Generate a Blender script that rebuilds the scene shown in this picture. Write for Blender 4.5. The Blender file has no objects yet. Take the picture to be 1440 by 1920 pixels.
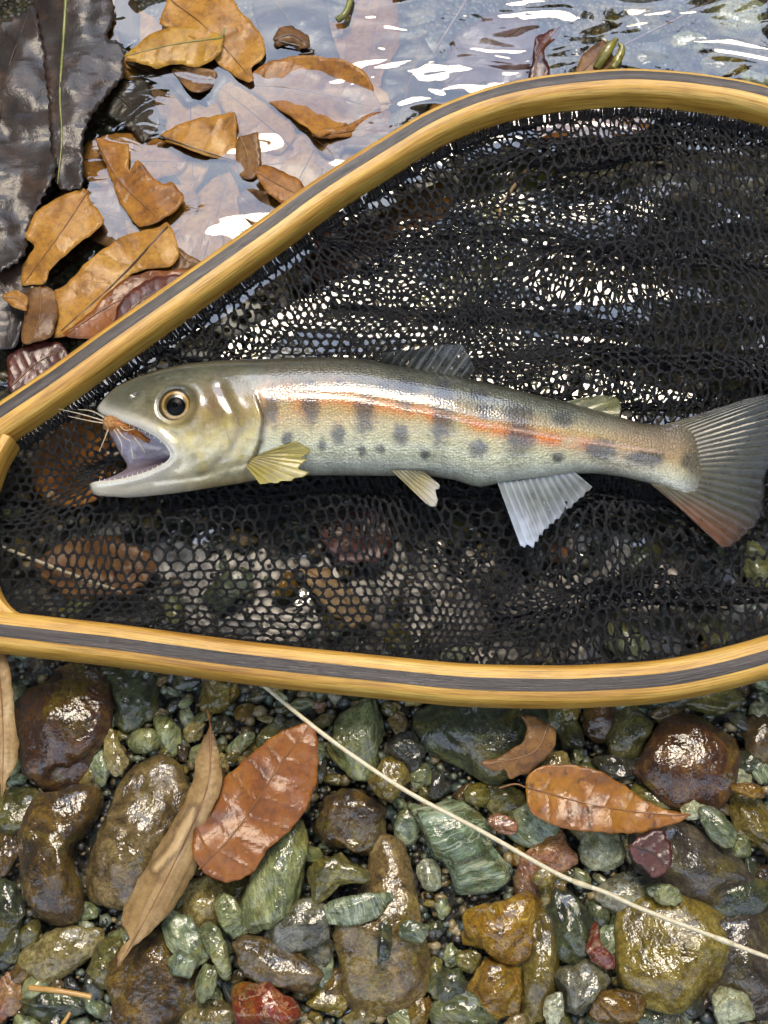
import bpy, math, random
import numpy as np
from mathutils import Vector, Matrix, noise
from mathutils.geometry import delaunay_2d_cdt

rnd = random.Random(7)
sc = bpy.context.scene
col = sc.collection

# ------------------------------------------------------------------ camera
TILT = math.radians(22.0); VFOV = math.radians(46.0)
FPX = 960.0 / math.tan(VFOV / 2)                 # focal length in photo pixels
F = Vector((0, math.sin(TILT), -math.cos(TILT))); U = Vector((0, math.cos(TILT), math.sin(TILT))); R = Vector((1, 0, 0))
DIST = FPX / 6250.0                              # 6.25 photo px per mm at the rim of the net
CAM = Vector((0, 0, 0.02)) - F * DIST
cd = bpy.data.cameras.new('camera'); cam = bpy.data.objects.new('camera', cd); col.objects.link(cam)
cam.location = CAM; cam.rotation_euler = (TILT, 0, 0)
cd.sensor_fit = 'VERTICAL'; cd.angle = VFOV; cd.clip_start = 0.005; cd.clip_end = 500
sc.camera = cam

# ------------------------------------------------------------------ light
SUN_EL, SUN_AZ = math.radians(67.5), math.radians(4)   # azimuth measured from +Y towards +X
w = bpy.data.worlds.new('World'); sc.world = w; w.use_nodes = True
wn = w.node_tree; wn.nodes.clear()
def wnode(t, **k):
    n = wn.nodes.new(t)
    for a, v in k.items(): setattr(n, a, v)
    return n
sky = wnode('ShaderNodeTexSky', sky_type='NISHITA', sun_disc=False, sun_elevation=SUN_EL, sun_rotation=SUN_AZ)
tc = wnode('ShaderNodeTexCoord')
nz = wnode('ShaderNodeTexNoise'); nz.inputs['Scale'].default_value = 2.2; nz.inputs['Detail'].default_value = 6; nz.inputs['Roughness'].default_value = 0.55
rp = wnode('ShaderNodeValToRGB'); rp.color_ramp.elements[0].position = 0.30; rp.color_ramp.elements[1].position = 0.46
mx = wnode('ShaderNodeMix', data_type='RGBA'); mx.inputs[7].default_value = (13, 15.5, 21, 1)   # thin bluish veil of cloud
rp2 = wnode('ShaderNodeValToRGB'); rp2.color_ramp.elements[0].position = 0.52; rp2.color_ramp.elements[1].position = 0.72
mx2 = wnode('ShaderNodeMix', data_type='RGBA'); mx2.inputs[7].default_value = (27, 27, 28, 1)   # thick white cloud
wn.links.new(nz.outputs['Fac'], rp2.inputs['Fac']); wn.links.new(rp2.outputs['Color'], mx2.inputs[0]); wn.links.new(mx.outputs[2], mx2.inputs[6])
bg = wnode('ShaderNodeBackground'); bg.inputs['Strength'].default_value = 0.10
wo = wnode('ShaderNodeOutputWorld')
wn.links.new(tc.outputs['Generated'], nz.inputs['Vector']); wn.links.new(nz.outputs['Fac'], rp.inputs['Fac'])
wn.links.new(rp.outputs['Color'], mx.inputs[0]); wn.links.new(sky.outputs[0], mx.inputs[6])
wn.links.new(mx2.outputs[2], bg.inputs['Color']); wn.links.new(bg.outputs[0], wo.inputs['Surface'])
sl = bpy.data.lights.new('sun', 'SUN'); sl.energy = 1.3; sl.angle = math.radians(22); sl.color = (1, 0.82, 0.58)
so = bpy.data.objects.new('sun', sl); col.objects.link(so)
sdir = Vector((math.sin(SUN_AZ) * math.cos(SUN_EL), math.cos(SUN_AZ) * math.cos(SUN_EL), math.sin(SUN_EL)))
so.rotation_euler = sdir.to_track_quat('Z', 'Y').to_euler(); so.location = sdir * 3
vs = sc.view_settings; vs.view_transform = 'Standard'; vs.look = 'None'; vs.exposure = 1.1; vs.gamma = 1.0; vs.use_curve_mapping = False
sc.cycles.use_denoising = True
sc.cycles.max_bounces = 8; sc.cycles.transparent_max_bounces = 12; sc.cycles.caustics_reflective = False; sc.cycles.caustics_refractive = False

# ------------------------------------------------------------------ helpers
def P(px, py, z):
    """point on the level z seen at photo pixel (px, py)"""
    d = F * FPX + R * (px - 720) + U * (960 - py)
    return CAM + d * ((z - CAM.z) / d.z)

def mesh_obj(name, verts, faces, mat, parent=None, smooth=True, origin=None):
    me = bpy.data.meshes.new(name)
    v = np.asarray(verts, dtype=np.float64)
    if origin is not None: v = v - np.array(origin)
    me.from_pydata(v.tolist(), [], faces if isinstance(faces, list) else faces.tolist())
    me.update()
    if smooth: me.shade_smooth()
    if mat: me.materials.append(mat)
    o = bpy.data.objects.new(name, me); col.objects.link(o)
    if origin is not None: o.location = origin
    if parent is not None:
        o.parent = parent; o.location = (Vector(o.location) - Vector(parent.location))
    return o

def empty(name, loc):
    o = bpy.data.objects.new(name, None); o.empty_display_size = 0.01; o.location = loc; col.objects.link(o); return o

def tag(o, label, cat, group=None):
    o['label'] = label; o['category'] = cat
    if group: o['group'] = group
    return o

def vcol(o, name, cols, alpha=None):
    a = o.data.color_attributes.new(name, 'FLOAT_COLOR', 'POINT')
    c = np.ones((len(cols), 4), np.float32); c[:, :3] = cols
    if alpha is not None: c[:, 3] = alpha
    a.data.foreach_set('color', c.ravel())

def spline(pts, n, closed=False):
    pts = np.asarray(pts, float)
    if closed: q = np.vstack([pts[-1], pts, pts[0], pts[1]]); m = len(pts)
    else: q = np.vstack([2 * pts[0] - pts[1], pts, 2 * pts[-1] - pts[-2]]); m = len(pts) - 1
    out = []
    t = np.linspace(0, 1, 24, endpoint=False)[:, None]
    for i in range(m):
        a, b, c, d = q[i:i + 4]
        out.append(0.5 * (2 * b + (c - a) * t + (2 * a - 5 * b + 4 * c - d) * t**2 + (3 * b - a - 3 * c + d) * t**3))
    out = np.vstack(out + ([] if closed else [pts[-1:]]))
    if closed: out = np.vstack([out, out[:1]])
    s = np.r_[0, np.cumsum(np.linalg.norm(np.diff(out, axis=0), axis=1))]
    k = np.linspace(0, s[-1], n, endpoint=not closed)
    return np.stack([np.interp(k, s, out[:, j]) for j in range(out.shape[1])], 1)

def tube(pts, rad, sides=8, cap=True):
    pts = np.asarray(pts, float); n = len(pts); rad = np.broadcast_to(np.asarray(rad, float), (n,))
    t = np.gradient(pts, axis=0); t /= np.linalg.norm(t, axis=1)[:, None] + 1e-12
    ref = np.array([0.13, 0.21, 0.97]); ref = ref if abs(t[0] @ ref) < .9 else np.array([1., 0, 0])
    n1 = np.cross(t, ref); n1 /= np.linalg.norm(n1, axis=1)[:, None] + 1e-12; n2 = np.cross(t, n1)
    a = np.linspace(0, 2 * math.pi, sides, endpoint=False)
    v = (pts[:, None] + rad[:, None, None] * (n1[:, None] * np.cos(a)[None, :, None] + n2[:, None] * np.sin(a)[None, :, None])).reshape(-1, 3)
    f = [[i * sides + j, i * sides + (j + 1) % sides, (i + 1) * sides + (j + 1) % sides, (i + 1) * sides + j] for i in range(n - 1) for j in range(sides)]
    if cap: f += [list(range(sides))[::-1], [(n - 1) * sides + j for j in range(sides)]]
    return v, f

def merge(parts):
    vs_, fs = [], []; k = 0
    for v, f in parts:
        vs_.append(np.asarray(v)); fs += [[i + k for i in q] for q in f]; k += len(v)
    return np.vstack(vs_), fs

def inside(poly, x, y):
    poly = np.asarray(poly); x = np.asarray(x); y = np.asarray(y); r = np.zeros(x.shape, bool)
    for i in range(len(poly)):
        x0, y0 = poly[i - 1]; x1, y1 = poly[i]
        c = ((y0 > y) != (y1 > y)) & (x < (x1 - x0) * (y - y0) / (y1 - y0 + 1e-15) + x0); r ^= c
    return r

def segdist(pl, x, y):
    pl = np.asarray(pl, float); d = np.full(np.shape(x), 1e9); tt = np.zeros(np.shape(x)); n = len(pl) - 1
    for i in range(n):
        a, b = pl[i], pl[i + 1]; v = b - a; L = v @ v + 1e-12
        t = np.clip(((x - a[0]) * v[0] + (y - a[1]) * v[1]) / L, 0, 1)
        q = np.hypot(x - a[0] - t * v[0], y - a[1] - t * v[1]); m = q < d
        d = np.where(m, q, d); tt = np.where(m, (i + t) / n, tt)
    return d, tt

def nfield(x, y, s, seed=0.0):
    return np.array([noise.noise(Vector((a * s, b * s, seed))) for a, b in zip(np.ravel(x), np.ravel(y))]).reshape(np.shape(x))

def sstep(a, b, x):
    t = np.clip((x - a) / (b - a), 0, 1); return t * t * (3 - 2 * t)

# ------------------------------------------------------------------ materials
class NT:
    def __init__(s, name):
        s.m = bpy.data.materials.new(name); s.m.use_nodes = True; s.t = s.m.node_tree; s.t.nodes.clear()
    def n(s, typ, ins=None, **k):
        nd = s.t.nodes.new(typ)
        for a, v in k.items(): setattr(nd, a, v)
        for a, v in (ins or {}).items():
            if hasattr(v, 'is_output') or isinstance(v, bpy.types.NodeSocket): s.t.links.new(v, nd.inputs[a])
            else: nd.inputs[a].default_value = v
        return nd
    def ramp(s, fac, stops, interp='LINEAR'):
        r = s.n('ShaderNodeValToRGB', {'Fac': fac}); e = r.color_ramp.elements; r.color_ramp.interpolation = interp
        while len(e) < len(stops): e.new(0.5)
        for q, (p_, c) in zip(e, stops): q.position = p_; q.color = (*c, 1) if len(c) == 3 else c
        return r.outputs[0]
    def mix(s, fac, a, b, mode='MIX'):
        n_ = s.n('ShaderNodeMix', {0: fac, 6: a, 7: b}, data_type='RGBA', blend_type=mode); return n_.outputs[2]
    def noise(s, vec, scale, detail=4, rough=0.6, dist=0.0):
        return s.n('ShaderNodeTexNoise', {'Vector': vec, 'Scale': scale, 'Detail': detail, 'Roughness': rough, 'Distortion': dist}).outputs['Fac']
    def math(s, op, a, b=0.0):
        return s.n('ShaderNodeMath', {0: a, 1: b}, operation=op).outputs[0]
    def objvec(s, scale=(1, 1, 1), rand=True):
        tc_ = s.n('ShaderNodeTexCoord')
        v = tc_.outputs['Object']
        if rand:
            oi = s.n('ShaderNodeObjectInfo')
            k = s.math('MULTIPLY', oi.outputs['Random'], 7.3)
            v = s.n('ShaderNodeVectorMath', {0: v, 1: k}, operation='ADD').outputs[0]
        if scale != (1, 1, 1):
            v = s.n('ShaderNodeVectorMath', {0: v, 1: scale}, operation='MULTIPLY').outputs[0]
        return v
    def out(s, sh):
        s.n('ShaderNodeOutputMaterial', {'Surface': sh}); return s.m

def g3(c): return (*c, 1)
def srgb(r, g, b):
    f = lambda u: (u / 255) / 12.92 if u / 255 <= .04045 else ((u / 255 + .055) / 1.055) ** 2.4
    return (f(r), f(g), f(b))

def stone_mat(name, dark, mid, light, vein=None, vein_amt=0.0, rough=0.55, bump=0.9, streak=1.0):
    k = NT(name); oi = k.n('ShaderNodeObjectInfo'); ps = k.n('ShaderNodeNewGeometry').outputs['Position']
    v = k.n('ShaderNodeVectorRotate', {'Vector': ps, 'Angle': k.math('MULTIPLY', oi.outputs['Random'], 6.28)}, rotation_type='Z_AXIS').outputs[0]
    v = k.n('ShaderNodeVectorMath', {0: v, 1: k.math('MULTIPLY', oi.outputs['Random'], 7.3)}, operation='ADD').outputs[0]
    vs_ = k.n('ShaderNodeVectorMath', {0: v, 1: (1.0 / streak, 1, 1)}, operation='MULTIPLY').outputs[0]
    n1 = k.noise(vs_, 130, 9, 0.7, 1.0); n2 = k.noise(vs_, 900, 7, 0.75)
    c = k.ramp(n1, [(0.36, dark), (0.5, mid), (0.66, light)])
    c = k.mix(0.8, c, k.ramp(n2, [(0.36, (0.16, 0.15, 0.14)), (0.62, (1.2, 1.2, 1.2))]), 'MULTIPLY')
    sp = k.n('ShaderNodeTexVoronoi', {'Vector': v, 'Scale': 1600.0}).outputs['Distance']
    c = k.mix(k.math('MULTIPLY', k.ramp(sp, [(0.12, (1, 1, 1)), (0.3, (0, 0, 0))]), 0.35), c, g3(light))
    if vein:
        wv = k.noise(vs_, 60, 5, 0.6, 2.5)
        band = k.ramp(k.math('ABSOLUTE', k.math('SUBTRACT', wv, 0.5)), [(0.0, (1, 1, 1)), (0.035, (0, 0, 0))])
        c = k.mix(k.math('MULTIPLY', band, vein_amt), c, g3(vein))
    alg = k.ramp(k.noise(v, 75, 6, 0.65, 0.6), [(0.52, (0, 0, 0)), (0.66, (1, 1, 1))])
    c = k.mix(k.math('MULTIPLY', alg, 0.65), c, k.ramp(n2, [(0.35, (0.04, 0.036, 0.008)), (0.62, (0.24, 0.20, 0.05))]))
    val = k.math('ADD', k.math('MULTIPLY', oi.outputs['Random'], 0.7), 0.85)
    c = k.mix(1.0, c, (1.08, 1.02, 0.80, 1), 'MULTIPLY')
    hs = k.n('ShaderNodeHueSaturation', {'Color': c, 'Value': val, 'Saturation': 1.15}).outputs[0]
    h = k.math('ADD', k.math('MULTIPLY', n1, 1.6), k.math('MULTIPLY', n2, 0.7))
    b = k.n('ShaderNodeBump', {'Height': h, 'Strength': bump, 'Distance': 0.0016}).outputs[0]
    b2 = k.n('ShaderNodeBump', {'Height': k.noise(v, 330, 3, 0.55), 'Strength': 0.5, 'Distance': 0.0012}).outputs[0]
    wet = k.ramp(k.noise(v, 140, 3, 0.5), [(0.35, (0.6, 0.6, 0.6)), (0.55, (1, 1, 1))])
    p = k.n('ShaderNodeBsdfPrincipled', {'Base Color': hs, 'Roughness': rough, 'Normal': b, 'Coat Normal': b2, 'Coat Weight': wet, 'Coat Roughness': 0.05, 'Coat IOR': 1.6})
    return k.out(p.outputs[0])

def leaf_mat(name, base, dark, light, spots=0.5, rough=0.5, coat=0.8, scale=1.0, coat_rough=0.1, bump=0.35):
    """vein attribute: red = vein mask, green = patch mask"""
    k = NT(name); v = k.objvec(); at = k.n('ShaderNodeVertexColor', layer_name='vein')
    sep = k.n('ShaderNodeSeparateColor', {'Color': at.outputs['Color']})
    n1 = k.noise(v, 90 * scale, 6, 0.6, 0.6); n2 = k.noise(v, 500 * scale, 5, 0.65)
    c = k.ramp(n1, [(0.3, dark), (0.47, base), (0.7, light)])
    c = k.mix(spots, c, k.ramp(n2, [(0.34, (0.3, 0.25, 0.2)), (0.5, (1, 1, 1))]), 'MULTIPLY')
    ve = k.n('ShaderNodeTexVoronoi', {'Vector': v, 'Scale': 420.0 * scale}, feature='DISTANCE_TO_EDGE').outputs['Distance']
    net_ = k.ramp(ve, [(0.0, (1, 1, 1)), (0.09, (0, 0, 0))])
    c = k.mix(k.math('MULTIPLY', net_, 0.22), c, g3(tuple(0.4 * q for q in base)))
    rot = k.ramp(k.noise(v, 210 * scale, 4, 0.6, 0.4), [(0.62, (0, 0, 0)), (0.68, (1, 1, 1))])
    c = k.mix(k.math('MULTIPLY', rot, 0.7 * spots), c, g3(tuple(0.22 * q for q in dark)))
    c = k.mix(k.math('MULTIPLY', sep.outputs[0], 0.55), c, g3(tuple(0.35 * q for q in base)))
    c = k.mix(sep.outputs[1], c, g3(tuple(min(1, q * 1.5 + 0.06) for q in light)))
    c = k.mix(sep.outputs[2], c, g3((0.03, 0.02, 0.012)))
    h = k.math('ADD', k.math('MULTIPLY', n1, 0.3), k.math('ADD', k.math('MULTIPLY', n2, 0.3), k.math('ADD', k.math('MULTIPLY', net_, -0.03), k.math('MULTIPLY', sep.outputs[0], 0.5))))
    b = k.n('ShaderNodeBump', {'Height': h, 'Strength': bump, 'Distance': 0.0012}).outputs[0]
    p = k.n('ShaderNodeBsdfPrincipled', {'Base Color': c, 'Roughness': rough, 'Normal': b, 'Coat Normal': b, 'Coat Weight': coat, 'Coat Roughness': coat_rough})
    tr = k.n('ShaderNodeBsdfTranslucent', {'Color': c})
    ms = k.n('ShaderNodeMixShader', {0: 0.12, 1: p.outputs[0], 2: tr.outputs[0]})
    return k.out(ms.outputs[0])

def plain_mat(name, c, c2=None, rough=0.5, coat=0.0, scale=300, bump=0.2, stretch=(1, 1, 1), sss=0.0, coat_rough=0.08):
    k = NT(name); v = k.objvec(stretch); n1 = k.noise(v, scale, 5, 0.6)
    cc = k.ramp(n1, [(0.32, c), (0.68, c2 or tuple(q * 1.5 for q in c))])
    b = k.n('ShaderNodeBump', {'Height': n1, 'Strength': bump, 'Distance': 0.0008}).outputs[0]
    p = k.n('ShaderNodeBsdfPrincipled', {'Base Color': cc, 'Roughness': rough, 'Normal': b, 'Coat Weight': coat, 'Coat Roughness': coat_rough, 'Coat Normal': b})
    if sss: p.inputs['Subsurface Weight'].default_value = sss; p.inputs['Subsurface Radius'].default_value = (0.002, 0.001, 0.0008)
    return k.out(p.outputs[0])

def wood_mat(name, dark, mid, light, rough=0.45, coat=0.3, grain=1.0):
    k = NT(name); uv = k.n('ShaderNodeUVMap', uv_map='grain').outputs[0]
    v = k.n('ShaderNodeVectorMath', {0: uv, 1: (70, 2200, 1)}, operation='MULTIPLY').outputs[0]
    v2 = k.n('ShaderNodeVectorMath', {0: uv, 1: (16, 420, 1)}, operation='MULTIPLY').outputs[0]
    v3 = k.n('ShaderNodeVectorMath', {0: uv, 1: (70, 160, 1)}, operation='MULTIPLY').outputs[0]
    n1 = k.noise(v, 1.0, 4, 0.6, 0.2); n2 = k.noise(v2, 1.0, 3, 0.5); n3 = k.noise(v3, 1.0, 4, 0.6)
    c = k.ramp(n2, [(0.3, dark), (0.5, mid), (0.7, light)])
    c = k.mix(0.6 * grain, c, k.ramp(n1, [(0.36, (0.35, 0.28, 0.2)), (0.52, (1, 1, 1))]), 'MULTIPLY')
    c = k.mix(0.35, c, k.ramp(n3, [(0.3, (0.45, 0.4, 0.35)), (0.6, (1, 1, 1))]), 'MULTIPLY')
    h = k.math('ADD', n1, k.math('MULTIPLY', n3, 0.4))
    b = k.n('ShaderNodeBump', {'Height': h, 'Strength': 0.35 * grain, 'Distance': 0.0006}).outputs[0]
    p = k.n('ShaderNodeBsdfPrincipled', {'Base Color': c, 'Roughness': rough, 'Normal': b, 'Coat Weight': coat, 'Coat Roughness': 0.12, 'Coat Normal': b})
    return k.out(p.outputs[0])

# ------------------------------------------------------------------ setting: stream bed and water
def water_z(y):     # the sheet of water falls gently towards the gravel bar
    return np.interp(y, [-5, -0.16, -0.002, 0.042, 0.2, 5], [-0.0098, -0.0098, -0.0096, 0.0, 0.0012, 0.0015])
def bed_z(x, y):
    b = np.interp(y, [-6, -0.2, -0.04, 0.05, 0.2, 6], [-0.009, -0.009, -0.009, -0.009, -0.015, -0.04])
    return b - 0.012 * sstep(0.02, 0.09, x) * sstep(0.06, 0.14, y)

ax = np.r_[-np.geomspace(60, 0.45, 30), np.linspace(-0.4, 0.4, 120), np.geomspace(0.45, 60, 30)]
gx, gy = np.meshgrid(ax, ax, indexing='ij'); n_ = len(ax)
near = (np.abs(gx) < 0.41) & (np.abs(gy) < 0.41)
gz = bed_z(gx, gy); gz[near] += 0.0018 * nfield(gx[near], gy[near], 90) ; 
idx = np.arange(n_ * n_).reshape(n_, n_)
gf = np.stack([idx[:-1, :-1], idx[1:, :-1], idx[1:, 1:], idx[:-1, 1:]], -1).reshape(-1, 4)
k = NT('gravel_bed'); v = k.n('ShaderNodeTexCoord').outputs['Object']
vo = k.n('ShaderNodeTexVoronoi', {'Vector': v, 'Scale': 420.0, 'Randomness': 1.0}); n1 = k.noise(v, 60, 6)
rr = k.n('ShaderNodeSeparateColor', {'Color': vo.outputs['Color']})
c = k.ramp(rr.outputs[0], [(0.1, (0.02, 0.017, 0.012)), (0.4, (0.06, 0.05, 0.03)), (0.65, (0.05, 0.065, 0.055)), (0.95, (0.14, 0.11, 0.06))])
c = k.mix(0.6, c, k.ramp(n1, [(0.3, (0.25, 0.22, 0.2)), (0.7, (1, 1, 1))]), 'MULTIPLY')
b = k.n('ShaderNodeBump', {'Height': vo.outputs['Distance'], 'Strength': 0.8, 'Distance': 0.0015}); b.invert = True
p = k.n('ShaderNodeBsdfPrincipled', {'Base Color': c, 'Roughness': 0.4, 'Normal': b.outputs[0], 'Coat Weight': 0.6, 'Coat Roughness': 0.15})
M_bed = k.out(p.outputs[0])
bed = mesh_obj('stream_bed', np.stack([gx, gy, gz], -1).reshape(-1, 3), gf, M_bed); bed['kind'] = 'structure'

k = NT('water'); v = k.n('ShaderNodeTexCoord').outputs['Object']
sx = k.n('ShaderNodeSeparateXYZ', {0: v})
vv = k.n('ShaderNodeVectorMath', {0: v, 1: (0.75, 1.5, 1)}, operation='MULTIPLY').outputs[0]
r1 = k.noise(vv, 48, 1.5, 0.4, 0.7); r2 = k.noise(vv, 21, 0.6, 0.4, 0.3)
act = k.n('ShaderNodeMapRange', {'Value': sx.outputs[0], 1: -0.03, 2: 0.02, 3: 0.12, 4: 1.0}).outputs[0]   # riffle on the open side
acy = k.n('ShaderNodeMapRange', {'Value': sx.outputs[1], 1: 0.085, 2: 0.125, 3: 0.1, 4: 1.0}).outputs[0]
act = k.math('MULTIPLY', act, acy)
h = k.math('ADD', k.math('MULTIPLY', k.math('MULTIPLY', r1, act), 0.9), k.math('MULTIPLY', r2, 1.5))
b = k.n('ShaderNodeBump', {'Height': h, 'Strength': 1.0, 'Distance': 0.0026}).outputs[0]
fr = k.n('ShaderNodeFresnel', {'IOR': 1.74, 'Normal': b}).outputs[0]
tr = k.n('ShaderNodeBsdfTransparent', {'Color': (0.93, 0.96, 0.95, 1)}); gl = k.n('ShaderNodeBsdfGlossy', {'Roughness': 0.015, 'Normal': b, 'Color': (1, 1, 1, 1)})
M_water = k.out(k.n('ShaderNodeMixShader', {0: fr, 1: tr.outputs[0], 2: gl.outputs[0]}).outputs[0])
wx, wy = np.meshgrid(np.r_[-np.geomspace(60, 0.45, 12), np.linspace(-0.4, 0.4, 12), np.geomspace(0.45, 60, 12)], np.r_[-np.geomspace(60, 0.45, 12), np.linspace(-0.4, 0.4, 90), np.geomspace(0.45, 60, 12)], indexing='ij')
i2 = np.arange(wx.size).reshape(wx.shape)
water = mesh_obj('water', np.stack([wx, wy, water_z(wy)], -1).reshape(-1, 3), np.stack([i2[:-1, :-1], i2[1:, :-1], i2[1:, 1:], i2[:-1, 1:]], -1).reshape(-1, 4), M_water)
water['kind'] = 'structure'

# unseen wood, added to block most of the sky; its gap shapes the light
rf_ = np.random.RandomState(21); NF = 30000
az = rf_.uniform(-math.pi, math.pi, NF); el = np.arcsin(rf_.uniform(-0.02, 1, NF)); ra = rf_.uniform(3.5, 9, NF)
wob = np.array([noise.noise(Vector((math.cos(a) * 1.6, math.sin(a) * 1.6, e_ * 1.8))) for a, e_ in zip(az, el)])
dxx, dyy, dzz = np.sin(az) * np.cos(el), np.cos(az) * np.cos(el), np.sin(el)
phi = np.degrees(np.arctan2(dzz, dyy)) + 10 * wob; lat = np.degrees(np.arcsin(np.clip(dxx, -1, 1))) + 10 * wob     # along / across the stream
gap = sstep(27, 33, phi) * (1 - sstep(76, 81, phi)) * (1 - sstep(15, 21, np.abs(lat - 1)))
dens = np.where(np.degrees(el) + 16 * wob < 30, 1.0, np.where(phi > 104, 0.20, 0.95)) * (1 - 0.995 * gap)
kp = rf_.rand(NF) < dens; az, el, ra = az[kp], el[kp], ra[kp]; NF = len(az)
c0 = np.stack([np.sin(az) * np.cos(el), np.cos(az) * np.cos(el), np.sin(el)], 1) * ra[:, None]
t1 = rf_.normal(0, 1, (NF, 3)); t1 /= np.linalg.norm(t1, axis=1)[:, None]; t2 = np.cross(t1, rf_.normal(0, 1, (NF, 3))); t2 /= np.linalg.norm(t2, axis=1)[:, None]
sz = (rf_.uniform(0.15, 0.34, NF) * ra / 6)[:, None]
fv = np.stack([c0 - t1 * sz, c0 + t2 * sz * .55, c0 + t1 * sz, c0 - t2 * sz * .55], 1).reshape(-1, 3); fv[:, 2] = np.maximum(fv[:, 2], 0.05)
k = NT('light_block_foliage'); ri = k.n('ShaderNodeNewGeometry').outputs['Random Per Island']
c = k.ramp(ri, [(0, (0.03, 0.045, 0.015)), (0.5, (0.05, 0.06, 0.02)), (0.8, (0.09, 0.07, 0.025)), (1, (0.10, 0.05, 0.02))])
d = k.n('ShaderNodeBsdfDiffuse', {'Color': c}); tl = k.n('ShaderNodeBsdfTranslucent', {'Color': c})
fo_ = mesh_obj('light_block_forest', fv, np.arange(NF * 4).reshape(-1, 4), k.out(k.n('ShaderNodeMixShader', {0: 0.3, 1: d.outputs[0], 2: tl.outputs[0]}).outputs[0])); fo_['kind'] = 'stuff'; fo_['label'] = 'unseen wood added around the stream to block sky light'

# ------------------------------------------------------------------ landing net: hoop curve
Z_TOP = 0.025; SEC_H = 0.0112
hoop_px = [(-330, 985), (-240, 935), (-120, 857), (0, 775), (100, 708), (200, 636), (350, 531), (500, 425), (600, 352), (718, 277), (820, 217), (920, 178), (1020, 156), (1145, 143), (1220, 143), (1320, 152), (1440, 175),
           (1600, 235), (1760, 350), (1860, 520), (1890, 700), (1860, 880), (1770, 1040), (1620, 1160),
           (1440, 1227), (1270, 1267), (1120, 1279), (1020, 1281), (870, 1277), (720, 1263), (500, 1240), (350, 1221), (200, 1201), (0, 1178), (-120, 1160), (-240, 1125), (-330, 1085)]
hp = np.array([P(x, y, Z_TOP)[:2] for x, y in hoop_px]); hp = spline(hp, 420)
ht = np.gradient(hp, axis=0); ht /= np.linalg.norm(ht, axis=1)[:, None]
hn = np.stack([ht[:, 1], -ht[:, 0]], 1)           # right-hand normal: points inwards for this clockwise path
ctr = np.array(P(720, 740, 0)[:2])
if ((ctr - hp[100]) @ hn[100]) < 0: hn = -hn
hs = np.r_[0, np.cumsum(np.linalg.norm(np.diff(hp, axis=0), axis=1))]

def rail(name, prof, mat, parent, u=hp, nrm=hn, sl_=hs, jig=0.0):
    """sweep a closed profile (inward offset, height) along the hoop"""
    prof = np.array(prof); m = len(prof); n = len(u)
    V = np.zeros((n, m, 3)); V[:, :, :2] = u[:, None] + nrm[:, None] * prof[None, :, 0:1]; V[:, :, 2] = prof[None, :, 1]
    if jig:
        for j in range(m):
            V[:, j, 2] += jig * np.array([noise.noise(Vector((s * 220, j * 3.1, 5))) for s in sl_])
    f = [[i * m + j, (i + 1) * m + j, (i + 1) * m + (j + 1) % m, i * m + (j + 1) % m] for i in range(n - 1) for j in range(m)]
    f += [list(range(m)), [(n - 1) * m + j for j in range(m)][::-1]]
    o = mesh_obj(name, V.reshape(-1, 3), f, mat, parent)
    uvl = o.data.uv_layers.new(name='grain'); per = np.r_[0, np.cumsum(np.linalg.norm(np.diff(np.vstack([prof, prof[:1]]), axis=0), axis=1))]
    li = np.zeros(len(o.data.loops), int); o.data.loops.foreach_get('vertex_index', li)
    uvs = np.stack([sl_[li // m], per[li % m]], 1)
    uvl.data.foreach_set('uv', uvs.ravel().astype(np.float32))
    o.data.set_sharp_from_angle(angle=math.radians(50))
    return o
def arc(cx, cz, r, a0, a1, n=6): return [(cx + r * math.cos(math.radians(a)), cz + r * math.sin(math.radians(a))) for a in np.linspace(a0, a1, n)]
net = empty('landing_net', (0, 0, 0))
tag(net, 'wooden teardrop landing net with black rubbery mesh bag holding the trout', 'fishing net')
zt, zb = Z_TOP, Z_TOP - SEC_H
M_bamboo = wood_mat('bamboo', srgb(184, 132, 48), srgb(218, 168, 70), srgb(234, 194, 98))
M_walnut = wood_mat('walnut', srgb(32, 26, 24), srgb(54, 46, 42), srgb(84, 76, 72), rough=0.55, coat=0.35, grain=1.3)
d0, d1 = -0.0023, 0.0013; oo, ii = -0.0053, 0.0060
rail('outer_lamination', [(d0 - 2e-5, zb), (d0 - 2e-5, zt - 0.0002)] + arc(oo + 0.0036, zt - 0.0038, 0.0036, 90, 180) + arc(oo + 0.003, zb + 0.003, 0.003, 180, 270), M_bamboo, net)
rail('dark_lamination', [(d0, zb + 0.0004), (d0, zt - 0.0001), ((d0 + d1) / 2, zt + 0.0002), (d1, zt - 0.0001), (d1, zb + 0.0004)], M_walnut, net, jig=0.00012)
rail('inner_lamination', [(d1 + 2e-5, zb), (ii - 0.003, zb)] + arc(ii - 0.003, zb + 0.003, 0.003, 270, 360) + arc(ii - 0.0036, zt - 0.0038, 0.0036, 0, 90) + [(d1 + 2e-5, zt - 0.0002)], M_bamboo, net)
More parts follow.
